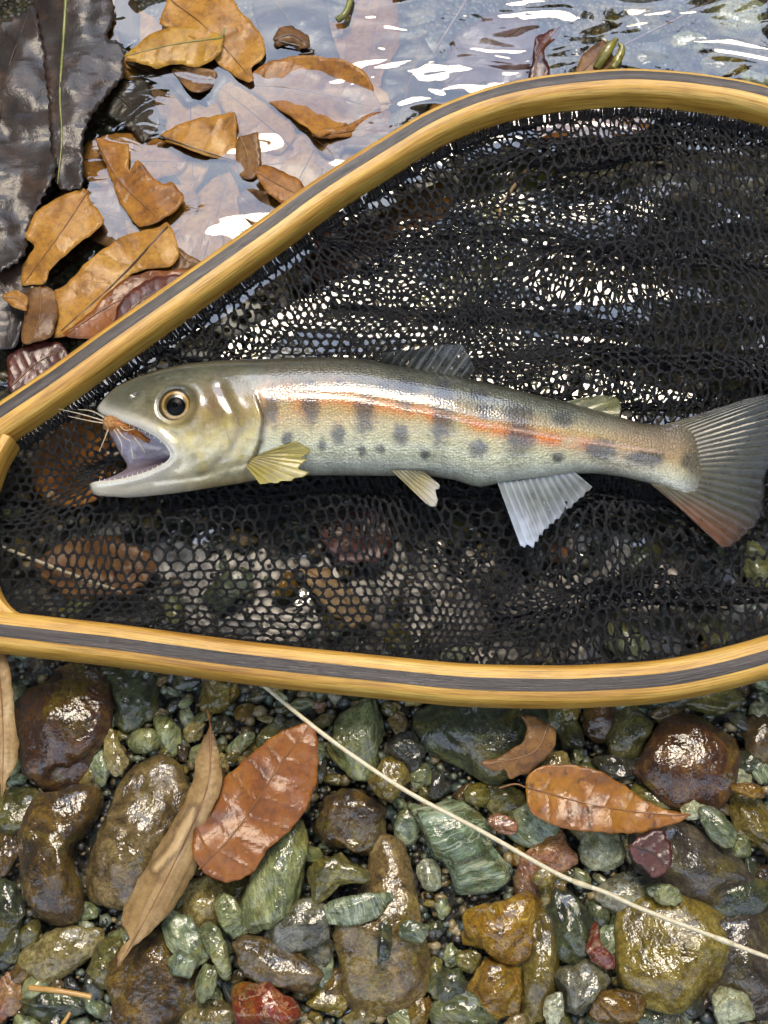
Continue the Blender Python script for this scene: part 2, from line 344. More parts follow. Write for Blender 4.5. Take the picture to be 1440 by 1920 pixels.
# throat block where both arms meet the handle, just off the left edge
th = np.array([P(x, y, Z_TOP)[:2] for x, y in [(64, 1160), (20, 1136), (-14, 1092), (-30, 1020), (-26, 930), (-4, 858), (20, 815)]]); th = spline(th, 60)
tt_ = np.gradient(th, axis=0); tt_ /= np.linalg.norm(tt_, axis=1)[:, None]; tn = np.stack([-tt_[:, 1], tt_[:, 0]], 1)
if tn[30][0] > 0: tn = -tn
ths = np.r_[0, np.cumsum(np.linalg.norm(np.diff(th, axis=0), axis=1))]
rail('throat_lamination', [(0, zb + .001), (0, zt - .003), (0.0008, zt - .0018), (0.0034, zt - .0018), (0.0034, zb + .001)], M_bamboo, net, th, tn, ths)
hv = [P(x, y, 0)[:2] for x, y in [(-45, 1090), (-60, 1020), (-50, 930), (-330, 1010), (-360, 1040), (-330, 1065)]]
bl = [(-52, 905), (-60, 1020), (-40, 1110), (-150, 1130), (-270, 1098), (-420, 1065), (-900, 1062), (-900, 1000), (-420, 1005), (-270, 975), (-150, 905)]
bx = np.array([P(x, y, Z_TOP)[:2] for x, y in bl]); m = len(bx)
hb = np.vstack([np.c_[bx, np.full(m, zb + .0012)], np.c_[bx, np.full(m, zt - .0012)]])
ho = mesh_obj('handle', hb, [list(range(m))[::-1], list(range(m, 2 * m))] + [[i, (i + 1) % m, m + (i + 1) % m, m + i] for i in range(m)], M_bamboo, net, smooth=False)
ho.data.uv_layers.new(name='grain')
for l in ho.data.loops: ho.data.uv_layers['grain'].data[l.index].uv = hb[l.vertex_index][:2]

# ------------------------------------------------------------------ fish: geometry in photo pixels on a plane across the optical axis
FC = P(720, 830, 0.0178); FS = (FC - CAM).dot(F) / FPX
fish = empty('trout', FC)
tag(fish, 'small trout with orange flank stripe and dark parr marks lying open-mouthed in the net', 'fish')
ROLL = math.radians(9)                      # the flank leans a little away from the viewer
FB = np.array(U) * math.cos(ROLL) + np.array(F) * math.sin(ROLL); FN = np.array(U) * math.sin(ROLL) - np.array(F) * math.cos(ROLL)
def fw(a, b_, c_):   # (px, py, depth towards camera in px) -> world, relative to FC
    a = np.asarray(a, float); b_ = np.asarray(b_, float); c_ = np.asarray(c_, float)
    q = (a - 720)[..., None] * np.array(R) + (826 - b_)[..., None] * FB + c_[..., None] * FN
    return q * FS
topx = [165, 180, 195, 215, 250, 300, 350, 400, 450, 500, 560, 640, 700, 760, 830, 900, 960, 1020, 1080, 1140, 1200, 1235, 1262, 1300]
topy = [790, 757, 735, 717, 700, 683, 673, 668, 666, 665, 662, 661, 668, 681, 694, 708, 722, 738, 752, 770, 788, 793, 789, 781]
botx = [165, 172, 182, 210, 253, 333, 395, 440, 471, 500, 560, 640, 733, 803, 854, 890, 905, 931, 1008, 1075, 1111, 1162, 1214, 1245, 1300]
boty = [890, 912, 927, 929, 930, 922, 912, 905, 899, 893, 888, 888, 889, 889, 897, 909, 910, 904, 895, 885, 884, 890, 903, 913, 925]
thx = [165, 185, 215, 260, 320, 390, 450, 500, 600, 720, 850, 950, 1050, 1150, 1220, 1270, 1300, 1316]
thy = [10, 22, 32, 44, 58, 68, 73, 74, 76, 75, 70, 62, 50, 38, 29, 18, 9, 2]
top = lambda x: np.interp(x, topx, topy); bot = lambda x: np.interp(x, botx, boty)
def smooth1(xs, ys):
    g = np.arange(150, 1321, 2.0); y = np.interp(g, xs, ys); kz = np.hanning(13); kz /= kz.sum()
    yp = np.pad(y, 6, mode='edge'); return lambda q: np.interp(q, g, np.convolve(yp, kz, 'valid'))
top_s, bot_s, thk = smooth1(topx, topy), smooth1(botx, boty), smooth1(thx, thy)
NV = 72
rim_near = [(180, 762), (192, 776), (225, 791), (267, 808), (307, 831), (331, 862), (298, 883), (253, 896), (212, 902), (186, 903), (171, 906)]
rim_far = [(180, 762), (189, 780), (197, 800), (206, 818), (218, 840), (232, 866), (214, 882), (200, 890), (190, 897), (180, 902), (171, 906)]
rn, rf = spline(rim_near, NV + 1), spline(rim_far, NV + 1)
w_ = np.linspace(0, 1, NV + 1)
gill_y = top_s(500) + (bot_s(500) - top_s(500)) * (1 - np.cos(w_ * math.pi)) / 2
NH = 66
dor = spline([(180, 762), (186, 748), (197, 734), (215, 717), (250, 700), (300, 683), (350, 673), (400, 668), (450, 666), (500, top_s(500))], NH + 1)
ven = spline([(171, 906), (174, 918), (184, 926), (215, 929), (253, 930), (333, 922), (395, 912), (440, 905), (471, 899), (500, bot_s(500))], NH + 1)
def coons(rim):
    t = np.linspace(0, 1, NH + 1)[:, None, None]; ww = w_[None, :, None]
    Rm = rim[None]; G = np.stack([np.full(NV + 1, 500.0), gill_y], 1)[None]
    D, V_ = dor[:, None], ven[:, None]
    return (1 - t) * Rm + t * G + (1 - ww) * D + ww * V_ - ((1 - t) * (1 - ww) * rim[0] + (1 - t) * ww * rim[-1] + t * (1 - ww) * G[0, 0] + t * ww * G[0, -1])
def cz(x, y):
    tp, bt = top_s(x), bot_s(x); e = np.clip((y - (tp + bt) / 2) / ((bt - tp) / 2), -1, 1)
    return thk(x) * (1 - np.abs(e) ** 2.0) ** (1 / 1.9)
garc_y = [660, 680, 704, 749, 798, 842, 882, 900]; garc_x = [400, 412, 431, 484, 500, 493, 471, 455]
parc = spline([(420, 735), (436, 767), (452, 798), (447, 842), (412, 876), (380, 893)], 40)
def head_relief(x, y):
    xa = np.interp(y, garc_y, garc_x); d = xa - x
    r = np.where(d > 0, 8.0 * np.exp(-np.maximum(d, 0) / 45.0), -3.5 * np.exp(-np.maximum(-d, 0) / 12.0)) * sstep(735, 800, y) * (1 - sstep(885, 898, y))
    pd, _ = segdist(parc, x, y); r = r - 1.8 * np.exp(-(pd / 9.0) ** 2) + 0.8 * np.exp(-((pd - 16) / 9.0) ** 2)
    rd, rt = segdist(rn, x, y); r = r + 4.0 * np.exp(-((rd - 9) / 7.0) ** 2) - 2.2 * np.exp(-((rd - 24) / 5.0) ** 2) * (rt < 0.55)
    ed = np.hypot(x - 338, y - 768); r = r + 3.0 * np.exp(-((ed - 41) / 10.0) ** 2) - 10 * np.exp(-(ed / 33.0) ** 4)
    nd = np.hypot(x - 258, y - 745); r = r + 2.6 * np.exp(-((nd - 10) / 3.5) ** 2) - 5 * np.exp(-(nd / 6.5) ** 2)
    jl, _ = segdist(spline([(300, 905), (370, 898), (430, 884), (470, 876)], 30), x, y); r = r - 3.0 * np.exp(-(jl / 5.0) ** 2)
    return r
hn_, hf_ = coons(rn), coons(rf)
XS = np.r_[np.arange(504, 1314, 4.0), 1316]
rings = []      # each ring: (2*NV, 3) near side w 0..1, far side back
for i in range(NH + 1):
    nx_, ny_ = hn_[i, :, 0], hn_[i, :, 1]; fx_, fy_ = hf_[i, 1:-1, 0][::-1], hf_[i, 1:-1, 1][::-1]
    cn = cz(nx_, ny_); cn = cn + head_relief(nx_, ny_) * np.clip(cn / 25, 0, 1); cf = -cz(fx_, fy_)
    rings.append(np.c_[np.r_[nx_, fx_], np.r_[ny_, fy_], np.r_[cn, cf]])
for x in XS:
    tp, bt = top_s(x), bot_s(x); yy = tp + (bt - tp) * (1 - np.cos(w_ * math.pi)) / 2
    cn = cz(np.full(NV + 1, x), yy)
    cn2 = cn + (head_relief(np.full(NV + 1, x), yy) if x < 560 else 0) * np.clip(cn / 25, 0, 1)
    ll = np.interp(x, [480, 564, 653, 760, 803, 880, 957, 1034, 1085, 1214, 1291], [749, 750, 755, 775, 782, 800, 816, 829, 834, 849, 857])
    cn2 = cn2 - 1.0 * np.exp(-((yy - ll) / 3.5) ** 2)
    xb = x - 26 * sstep(1240, 1316, x) * (2 * w_ - 1) ** 2     # rounded root of the tail
    rings.append(np.c_[np.r_[xb, xb[1:-1][::-1]], np.r_[yy, yy[1:-1][::-1]], np.r_[cn2, -cn[1:-1][::-1]]])
# mouth lining, from the lip inwards to the throat
r0 = rings[0]; thr = np.array([392.0, 838.0, -4.0]); inner = []
for q, (f_, sq) in enumerate([(0.02, 0.86), (0.10, 0.76), (0.25, 0.70), (0.45, 0.60), (0.65, 0.45), (0.82, 0.25), (0.95, 0.08)]):
    c0 = r0 + (thr - r0) * f_; c0[:, 2] = r0[:, 2] * sq + thr[2] * f_
    inner.append(c0)
allr = inner[::-1] + rings; NR = 2 * NV
FV = np.vstack(allr); nr = len(allr)
ff = [[i * NR + j, i * NR + (j + 1) % NR, (i + 1) * NR + (j + 1) % NR, (i + 1) * NR + j] for i in range(nr - 1) for j in range(NR)]
ff += [list(range(NR))[::-1], [(nr - 1) * NR + j for j in range(NR)]]
# --- colour of the skin
fx, fy, fc_ = FV[:, 0], FV[:, 1], FV[:, 2]
tp, bt = top_s(fx), bot_s(fx); e = (fy - tp) / (bt - tp + 1e-6)
def lerp(c, b_, t): t = np.asarray(t)[:, None]; return c * (1 - t) + np.asarray(b_)[None] * t
stops = [0, .10, .24, .36, .50, .66, .82, .93, 1.0]
cl = np.array([srgb(50, 50, 40), srgb(68, 70, 56), srgb(104, 106, 90), srgb(142, 136, 108), srgb(180, 168, 116), srgb(198, 190, 140), srgb(204, 204, 168), srgb(200, 204, 186), srgb(160, 160, 140)])
C = np.stack([np.interp(e, stops, cl[:, j]) for j in range(3)], 1)
nz1 = nfield(fx, fy, 0.03, 1.5); nz2 = nfield(fx, fy, 0.12, 4.5)
nz3 = nfield(fx, fy, 0.33, 7.7)
C *= (1 + 0.22 * nz1 + 0.2 * nz2 + (0.55 * nz3) * (1 - sstep(0.12, 0.4, e)))[:, None]
near_ = fc_ > -1
ll = np.interp(fx, [480, 564, 653, 760, 803, 880, 957, 1034, 1085, 1214, 1291], [749, 750, 755, 775, 782, 800, 816, 829, 834, 849, 857])
dl = fy - ll
body = sstep(478, 505, fx)
wide = np.interp(fx, [480, 600, 760, 900, 1080, 1290], [46, 46, 34, 26, 22, 20])
ob = np.exp(-((dl - np.interp(fx, [480, 760, 1000], [20, 6, 0])) / wide) ** 2) * body * np.interp(fx, [480, 560, 1060, 1130, 1250], [.75, .75, .8, .45, .25])
C = lerp(C, srgb(178, 124, 64), np.clip(ob * (0.7 + 0.8 * nz1 + 0.4 * nz2), 0, 1))
C = lerp(C, srgb(206, 108, 14), np.exp(-((dl - 4) / 11.0) ** 2) * body * np.interp(fx, [480, 560, 1070, 1110, 1160], [.3, .65, .88, .4, .05]) * np.clip(0.8 + 0.9 * nz1 + 0.5 * nz2, 0, 1))
tailz = sstep(1060, 1180, fx); C = lerp(C, srgb(150, 122, 96), 0.6 * tailz * np.exp(-((fy - 845) / 45) ** 2))
parr = [(585, 772, 19, 36), (685, 780, 21, 42), (825, 800, 22, 44), (828, 752, 24, 34), (968, 826, 30, 36), (965, 785, 34, 22), (1116, 846, 34, 19), (1208, 862, 40, 17), (515, 775, 15, 34), (760, 748, 24, 30), (722, 738, 14, 16), (637, 823, 15, 20), (750, 826, 17, 19), (893, 850, 19, 16), (1040, 862, 13, 10), (680, 853, 9, 9), (715, 851, 10, 10), (795, 860, 10, 10), (608, 843, 9, 11), (543, 832, 10, 12), (905, 780, 15, 16), (1050, 792, 22, 17), (1290, 866, 20, 18), (640, 735, 14, 16), (895, 745, 16, 13)]
pm = np.zeros(len(fx))
for x, y, a, b_ in parr:
    d = np.hypot((fx - x) / a, (fy - y) / (b_ * (1.22 if b_ > 28 else 1.0))) + 0.28 * nz2 + 0.12 * nz1; pm = np.maximum(pm, 1 - sstep(0.45, 1.32, d))
C = lerp(C, srgb(54, 56, 58), pm * 0.8 * near_)
C = lerp(C, srgb(222, 176, 140), 0.7 * np.exp(-((dl + 1.5) / 2.2) ** 2) * body * (1 - sstep(1180, 1290, fx)))
C = lerp(C, np.array(srgb(112, 106, 82)) / 1.42, 0.9 * sstep(1262, 1308, fx))
# head
hd = 1 - sstep(470, 505, fx + (fx - np.interp(fy, garc_y, garc_x)) * 0.6)
ch = np.array([srgb(62, 62, 46), srgb(84, 84, 64), srgb(116, 112, 84), srgb(142, 130, 88), srgb(162, 146, 90), srgb(178, 164, 104), srgb(188, 180, 138), srgb(196, 188, 150), srgb(170, 150, 100)])
H = np.stack([np.interp(e, [0, .12, .28, .42, .56, .7, .82, .93, 1], ch[:, j]) for j in range(3)], 1) * (1 + 0.34 * nz1 + 0.26 * nz2 + 0.35 * nz3 * (1 - sstep(.2, .6, e)))[:, None]
irid = np.clip(nfield(fx, fy, 0.045, 12.0) * 2.2, 0, 1) * sstep(.35, .55, e) * (1 - sstep(.85, .97, e)); H = lerp(H, srgb(206, 186, 92), 0.55 * irid)
H = lerp(H, srgb(110, 84, 48), 0.85 * np.exp(-((fx - 408) / 34) ** 2 - ((fy - 768) / 42) ** 2))
H = lerp(H, srgb(122, 96, 56), 0.5 * np.exp(-((fx - 470) / 24) ** 2 - ((fy - 770) / 50) ** 2))
H = lerp(H, srgb(92, 92, 76), 0.85 * np.exp(-((fx - 215) / 45) ** 2 - ((fy - 735) / 30) ** 2))
rd, _ = segdist(rn, fx, fy)
H = lerp(H, srgb(206, 204, 192), 0.85 * np.exp(-(rd / 20) ** 2))
H = lerp(H, srgb(96, 96, 84), 0.7 * np.exp(-(np.hypot(fx - 258, fy - 745) / 7) ** 2))
H = lerp(H, srgb(60, 52, 34), 0.55 * np.exp(-((np.hypot(fx - 338, fy - 768) - 39) / 5) ** 2))
H = lerp(H, srgb(212, 208, 188), 0.7 * sstep(862, 900, fy) * (1 - sstep(300, 400, fx)))
pd, _ = segdist(parc, fx, fy); H = lerp(H, srgb(92, 76, 44), 0.45 * np.exp(-(pd / 6) ** 2))
C = C * (1 - hd)[:, None] + 0.88 * H * hd[:, None]
ga = fx - np.interp(fy, garc_y, garc_x); C = lerp(C, srgb(58, 46, 30), 0.85 * np.exp(-((ga - 3) / 6.5) ** 2) * sstep(715, 770, fy) * (1 - sstep(850, 890, fy)))
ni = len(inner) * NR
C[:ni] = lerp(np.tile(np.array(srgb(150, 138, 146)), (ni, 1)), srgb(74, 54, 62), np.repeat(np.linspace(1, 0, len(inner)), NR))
k = NT('trout_skin'); at = k.n('ShaderNodeVertexColor', layer_name='skin'); v = k.n('ShaderNodeTexCoord').outputs['Object']
vr = k.n('ShaderNodeMapping', {'Vector': v, 'Rotation': (-TILT, 0, math.radians(0)), 'Scale': (1, 1.25, 1)}).outputs[0]
sc_ = k.n('ShaderNodeTexVoronoi', {'Vector': vr, 'Scale': 1150.0, 'Randomness': 0.7}); fine = k.noise(v, 1500, 3, 0.6); big = k.noise(v, 160, 3)
sx = k.n('ShaderNodeSeparateXYZ', {0: v}); bodym = k.n('ShaderNodeMapRange', {'Value': sx.outputs[0], 1: -0.037, 2: -0.030}).outputs[0]
cc = k.mix(k.math('MULTIPLY', bodym, 0.5), at.outputs['Color'], k.ramp(sc_.outputs['Distance'], [(0.15, (1.0, 1.0, 1.0)), (0.6, (0.55, 0.55, 0.52))]), 'MULTIPLY')
cc = k.mix(0.35, cc, k.ramp(fine, [(0.35, (0.6, 0.6, 0.6)), (0.62, (1, 1, 1))]), 'MULTIPLY')
hgt = k.math('ADD', k.math('MULTIPLY', k.math('MULTIPLY', sc_.outputs['Distance'], bodym), -0.8), k.math('ADD', k.math('MULTIPLY', fine, 0.25), k.math('MULTIPLY', big, 0.8)))
b1 = k.n('ShaderNodeBump', {'Height': hgt, 'Strength': 0.5, 'Distance': 0.0008}).outputs[0]; b2 = k.n('ShaderNodeBump', {'Height': hgt, 'Strength': 0.08, 'Distance': 0.0007}).outputs[0]
p = k.n('ShaderNodeBsdfPrincipled', {'Base Color': cc, 'Roughness': 0.42, 'Metallic': 0.12, 'Normal': b1, 'Coat Normal': b2, 'Coat Weight': 1.0, 'Coat Roughness': 0.07, 'Coat IOR': 1.65, 'Subsurface Weight': 0.12, 'Subsurface Radius': (0.002, 0.0014, 0.001), 'Subsurface Scale': 0.5})
M_skin = k.out(p.outputs[0])
fb = mesh_obj('body', fw(fx, fy, fc_), ff, M_skin, None); fb.parent = fish; vcol(fb, 'skin', np.clip(C * 1.28, 0, 1))

# --- fins
k = NT('fin_membrane'); at = k.n('ShaderNodeVertexColor', layer_name='skin'); v = k.n('ShaderNodeTexCoord').outputs['Object']
nn = k.noise(v, 900, 4); b = k.n('ShaderNodeBump', {'Height': nn, 'Strength': 0.25, 'Distance': 0.0004}).outputs[0]
p = k.n('ShaderNodeBsdfPrincipled', {'Base Color': at.outputs['Color'], 'Roughness': 0.35, 'Normal': b, 'Coat Weight': 1.0, 'Coat Roughness': 0.07, 'Coat Normal': b})
tl = k.n('ShaderNodeBsdfTranslucent', {'Color': at.outputs['Color']}); tp_ = k.n('ShaderNodeBsdfTransparent')
m1 = k.n('ShaderNodeMixShader', {0: 0.3, 1: p.outputs[0], 2: tl.outputs[0]})
va = k.math('SUBTRACT', 1.0, at.outputs['Alpha'])
M_fin = k.out(k.n('ShaderNodeMixShader', {0: va, 1: m1.outputs[0], 2: tp_.outputs[0]}).outputs[0])

def fin(name, base, edge, nray, c0, c1, colf, amp=2.2, jag=0.02, wave=3.0, thick=2.2, parent=None, clear=0.15):
    """ruled membrane from the base line to the outer edge line, ribbed by its rays"""
    ns, nt = nray * 6 + 1, 26
    B, E = spline(base, ns), spline(edge, ns); s = np.linspace(0, 1, ns); t = np.linspace(0, 1, nt)
    jg = 1 - jag * (0.5 + 0.5 * np.cos(s * nray * 2 * math.pi)) - 2.2 * jag * np.abs(nfield(s, s * 0, 7, nray)) - jag * np.abs(nfield(s, s * 0, 31, nray + 2))
    T = t[:, None] * jg[None]
    X = B[None, :, 0] + (E - B)[None, :, 0] * T; Y = B[None, :, 1] + (E - B)[None, :, 1] * T
    ray = np.cos(s * nray * 2 * math.pi)[None] * np.ones((nt, 1)); ray2 = np.cos(s * nray * 4 * math.pi)[None]
    rr_ = np.where(t[:, None] > 0.55, 0.6 * ray + 0.4 * ray2, ray)
    Z = c0 + (c1 - c0) * T + amp * rr_ * (1 - 0.5 * T) + wave * np.sin(s * 5 + 1)[None] * T
    n = ns * nt; ix = np.arange(n).reshape(nt, ns)
    q = np.stack([ix[:-1, :-1], ix[1:, :-1], ix[1:, 1:], ix[:-1, 1:]], -1).reshape(-1, 4)
    tk = thick * (1 - 0.7 * T)
    V = np.vstack([fw(X, Y, Z).reshape(-1, 3), fw(X, Y, Z - tk).reshape(-1, 3)])
    bd = np.r_[ix[0, :], ix[1:, -1], ix[-1, -2::-1], ix[-2:0:-1, 0]]
    side = [[int(bd[i]), int(bd[(i + 1) % len(bd)]), int(bd[(i + 1) % len(bd)] + n), int(bd[i] + n)] for i in range(len(bd))]
    o = mesh_obj(name, V, q.tolist() + (q[:, ::-1] + n).tolist() + side, M_fin); o.parent = parent or fish
    S = np.broadcast_to(s[None], (nt, ns)); cc_ = colf(S.ravel(), T.ravel(), rr_.ravel()) * (1 + 0.25 * nfield(X.ravel(), Y.ravel(), 0.05, 3.3))[:, None]
    al = 1 - clear * (0.6 + 0.6 * nfield(X.ravel(), Y.ravel(), 0.06, 6.1)) * (1 - 0.7 * np.clip(rr_.ravel(), 0, 1)) * sstep(0.0, 0.35, T.ravel()); al = np.clip(al, 0, 1)
    vcol(o, 'skin', np.clip(np.vstack([cc_, cc_]), 0, 1), np.r_[al, al]); return o
def cgrad(*cs):
    st = np.linspace(0, 1, len(cs)); a = np.array(cs); return lambda t: np.stack([np.interp(t, st, a[:, j]) for j in range(3)], 1)
yel = cgrad(srgb(176, 160, 80), srgb(182, 164, 56), srgb(198, 184, 84))
fin('pectoral_fin', [(470, 884), (480, 868), (500, 858)], [(498, 921), (545, 916), (588, 899), (566, 888), (583, 873), (574, 868), (586, 853), (560, 838)], 9, 58, 70, lambda s, t, r: yel(t) * (0.82 + 0.18 * r)[:, None], jag=0.035, amp=0.9, wave=9)
pel = cgrad(srgb(160, 158, 130), srgb(186, 172, 116), srgb(208, 204, 190))
fin('pelvic_fin', [(733, 884), (760, 884), (790, 886)], [(800, 951), (812, 956), (821, 944), (816, 926), (824, 914), (806, 898)], 7, 30, 34, lambda s, t, r: pel(t) * (0.85 + 0.15 * r)[:, None], jag=0.03)
ana = cgrad(srgb(176, 184, 184), srgb(150, 156, 150), srgb(196, 204, 214))
def anc(s, t, r):
    c = ana(t) * (0.85 + 0.2 * r)[:, None]; c = lerp(c, srgb(206, 218, 232), 0.8 * (1 - sstep(0.05, 0.35, s)) * sstep(0.1, 0.6, t)); return lerp(c, srgb(120, 116, 96), 0.6 * sstep(0.5, 1, s) * sstep(0.3, .9, t))
fin('anal_fin', [(930, 902), (990, 896), (1050, 887), (1075, 884)], [(972, 1030), (992, 1032), (1012, 1004), (1040, 976), (1075, 945), (1108, 914)], 12, 8, 14, anc, amp=1.3, jag=0.045, wave=9, clear=0.55)
dgr = cgrad(srgb(104, 104, 92), srgb(100, 100, 92), srgb(120, 124, 124))
fin('dorsal_fin', [(700, 672), (740, 680), (790, 690), (845, 701), (880, 708)], [(720, 664), (762, 655), (812, 646), (868, 640), (882, 662), (888, 694)], 11, 8, 34, lambda s, t, r: dgr(t) * (0.8 + 0.3 * r)[:, None], amp=2.2, jag=0.05, wave=9, clear=0.95)
adi = cgrad(srgb(140, 140, 104), srgb(150, 148, 92), srgb(120, 118, 70))
fin('adipose_fin', [(1058, 750), (1085, 757), (1110, 764), (1135, 772)], [(1100, 741), (1128, 737), (1158, 741), (1166, 758), (1162, 776)], 3, 6, 8, lambda s, t, r: adi(t), amp=1.0, jag=0.0, thick=5, clear=0.6)
cau = cgrad(srgb(122, 112, 80), srgb(98, 96, 74), srgb(84, 84, 68), srgb(64, 64, 56))
def cac(s, t, r):
    c = cau(t) * (0.85 + 0.2 * r)[:, None]; c = lerp(c, srgb(146, 92, 54), 0.7 * sstep(0.72, 0.97, s) * sstep(0.1, .4, t)); c = lerp(c, srgb(62, 66, 62), 0.6 * (1 - sstep(0.25, 0.5, s)) * sstep(.2, .5, t)); return lerp(c, srgb(44, 42, 38), 0.65 * sstep(0.8, 1.0, t))
fin('caudal_fin', [(1235, 797), (1258, 806), (1276, 832), (1280, 860), (1272, 888), (1246, 908), (1215, 904)], [(1400, 746), (1500, 726), (1530, 745), (1478, 830), (1440, 880), (1434, 920), (1424, 970), (1395, 1000), (1356, 1030), (1330, 1004)], 26, 5, 6, cac, amp=0.9, jag=0.02, wave=14, thick=4, clear=0.3)

# --- eye
def dome(cx, cy, c_base, rx, ry, h, n=28, m=12, rot=0.0):
    a = np.linspace(0, 2 * math.pi, n, endpoint=False); q = np.linspace(0, math.pi / 2, m)
    X = rx * np.sin(q)[:, None] * np.cos(a)[None]; Y = ry * np.sin(q)[:, None] * np.sin(a)[None]; Z = h * np.cos(q)[:, None] * np.ones((1, n)) + c_base
    f = [[i * n + j, i * n + (j + 1) % n, (i + 1) * n + (j + 1) % n, (i + 1) * n + j] for i in range(1, m - 1) for j in range(n)]
    f += [[0, n + j, n + (j + 1) % n] for j in range(n)]
    cr, sr = math.cos(rot), math.sin(rot); return fw(cx + X * cr - Y * sr, cy + X * sr + Y * cr, Z).reshape(-1, 3), f
ec = float(cz(np.array([338.]), np.array([768.]))[0])
k = NT('iris'); v = k.n('ShaderNodeVertexColor', layer_name='skin')
p = k.n('ShaderNodeBsdfPrincipled', {'Base Color': v.outputs['Color'], 'Roughness': 0.3, 'Metallic': 0.25, 'Coat Weight': 1.0, 'Coat Roughness': 0.02}); M_iris = k.out(p.outputs[0])
M_pupil = plain_mat('pupil', (0.003, 0.003, 0.003), (0.004, 0.004, 0.004), 0.3, 0.0, bump=0.0)
next(n for n in M_pupil.node_tree.nodes if n.type == 'BSDF_PRINCIPLED').inputs['Specular IOR Level'].default_value = 0.12
ev, ef = dome(337, 768, ec - 11, 33, 34, 15, 48, 20); eo = mesh_obj('eye', ev, ef, M_iris); eo.parent = fish
aa = np.tile(np.linspace(0, 2 * math.pi, 48, endpoint=False), 20); qq = np.repeat(np.sin(np.linspace(0, math.pi / 2, 20)), 48)
ic = np.tile(np.array(srgb(56, 46, 26)), (960, 1)); up = 0.5 - 0.5 * np.sin(aa)
ic = lerp(ic, srgb(110, 92, 48), 0.6 * (1 - up)); ic = lerp(ic, srgb(206, 164, 88), 0.95 * np.exp(-((qq - 0.69) / 0.065) ** 2)); ic = lerp(ic, srgb(30, 26, 18), sstep(0.86, 1, qq) * 0.8)
ic *= (1 + 0.35 * nfield(aa * 4, qq * 8, 1.3))[:, None]; vcol(eo, 'skin', np.clip(ic, 0, 1))
pv, pf = dome(338, 770, ec - 3.2, 20.5, 21, 9.2, 28, 10, 0.3); po = mesh_obj('pupil', pv, pf, M_pupil); po.parent = eo

# tongue and teeth
M_tongue = plain_mat('tongue_skin', srgb(150, 132, 150), srgb(186, 176, 190), 0.4, 1.0, 700, 0.3, sss=0.1)
tg = spline([(372, 858, -8), (320, 872, -6), (276, 880, -6), (250, 884, -6), (240, 886, -6)], 24); tr_ = 15 * np.sqrt(np.clip(np.linspace(0.0, 1, 24)[::-1], 0.02, 1))
tv, tf = tube(np.c_[tg[:, 0], tg[:, 1], tg[:, 2]], tr_, 12); to = mesh_obj('tongue', fw(tv[:, 0], tv[:, 1], tv[:, 2]), tf, M_tongue); to.parent = fish
M_tooth = plain_mat('tooth', srgb(220, 220, 210), srgb(235, 235, 230), 0.3, 0.8)
tq = []
for t in list(np.linspace(0.06, 0.42, 12)) + list(np.linspace(0.6, 0.95, 13)):
    i = int(t * NV); q = rings[0][i]; d = np.array([0.3, 1.0 if t < .5 else -1.0]) * 5.5
    v_, f_ = tube(np.array([[q[0] + 2, q[1] - d[1] * .3, q[2] - 4], [q[0] + d[0], q[1] + d[1], q[2] - 4]]), [1.5, 0.3], 5); tq.append((v_, f_))
tv, tf = merge(tq); to = mesh_obj('teeth', fw(tv[:, 0], tv[:, 1], tv[:, 2]), tf, M_tooth); to.parent = fish

# ------------------------------------------------------------------ fishing fly caught in the upper jaw
fly = empty('fishing_fly', FC); tag(fly, 'tan and amber tied fly hooked in the open mouth of the trout', 'fishing fly')
M_fur = plain_mat('fly_fur', srgb(150, 104, 56), srgb(196, 150, 92), 0.8, 0, 1400, 0.6)
M_amber = plain_mat('fly_hackle', srgb(140, 82, 24), srgb(190, 120, 40), 0.6, 0.2, 900, 0.3)
M_bristle = plain_mat('fly_bristle', srgb(190, 170, 130), srgb(222, 210, 180), 0.5, 0.3)
def ball(c, r3, n=14, m=9, jit=0.12):
    v = []
    for i in range(m):
        for j in range(n):
            q = math.pi * (i + .5) / m; a = 2 * math.pi * j / n; d = Vector((math.sin(q) * math.cos(a), math.sin(q) * math.sin(a), math.cos(q)))
            s = 1 + jit * noise.noise(d * 3 + Vector(c)); v.append([c[0] + d.x * r3[0] * s, c[1] + d.y * r3[1] * s, c[2] + d.z * r3[2] * s])
    f = [[i * n + j, i * n + (j + 1) % n, (i + 1) * n + (j + 1) % n, (i + 1) * n + j] for i in range(m - 1) for j in range(n)]
    return np.array(v), f + [list(range(n))[::-1], [(m - 1) * n + j for j in range(n)]]
def fish_part(name, vf, mat, par): o = mesh_obj(name, fw(vf[0][:, 0], vf[0][:, 1], vf[0][:, 2]), vf[1], mat); o.parent = par; return o
fish_part('head', ball((213, 797, 34), (14, 14, 12), 20, 13, 0.35), M_fur, fly)
fish_part('body', tube(spline([(220, 797, 33), (245, 806, 30), (268, 818, 24), (284, 828, 18)], 12), np.linspace(9, 4, 12), 8), M_amber, fly)
hk = []
for i in range(70):
    a = rnd.uniform(0, 2 * math.pi); x0 = rnd.uniform(215, 262); y0 = 796 + (x0 - 215) * .35; L = rnd.uniform(14, 34)
    hk.append(tube(spline([(x0, y0, 33), (x0 + L * .4 * math.cos(a) + 4, y0 + L * .45 * math.sin(a), 35 + 5 * rnd.random()), (x0 + L * .8 * math.cos(a) + 10, y0 + L * .9 * math.sin(a) + 4, 34 + 9 * rnd.random())], 6), np.linspace(0.9, 0.25, 6), 4))
fish_part('hackle', merge(hk), M_amber, fly)
br = []
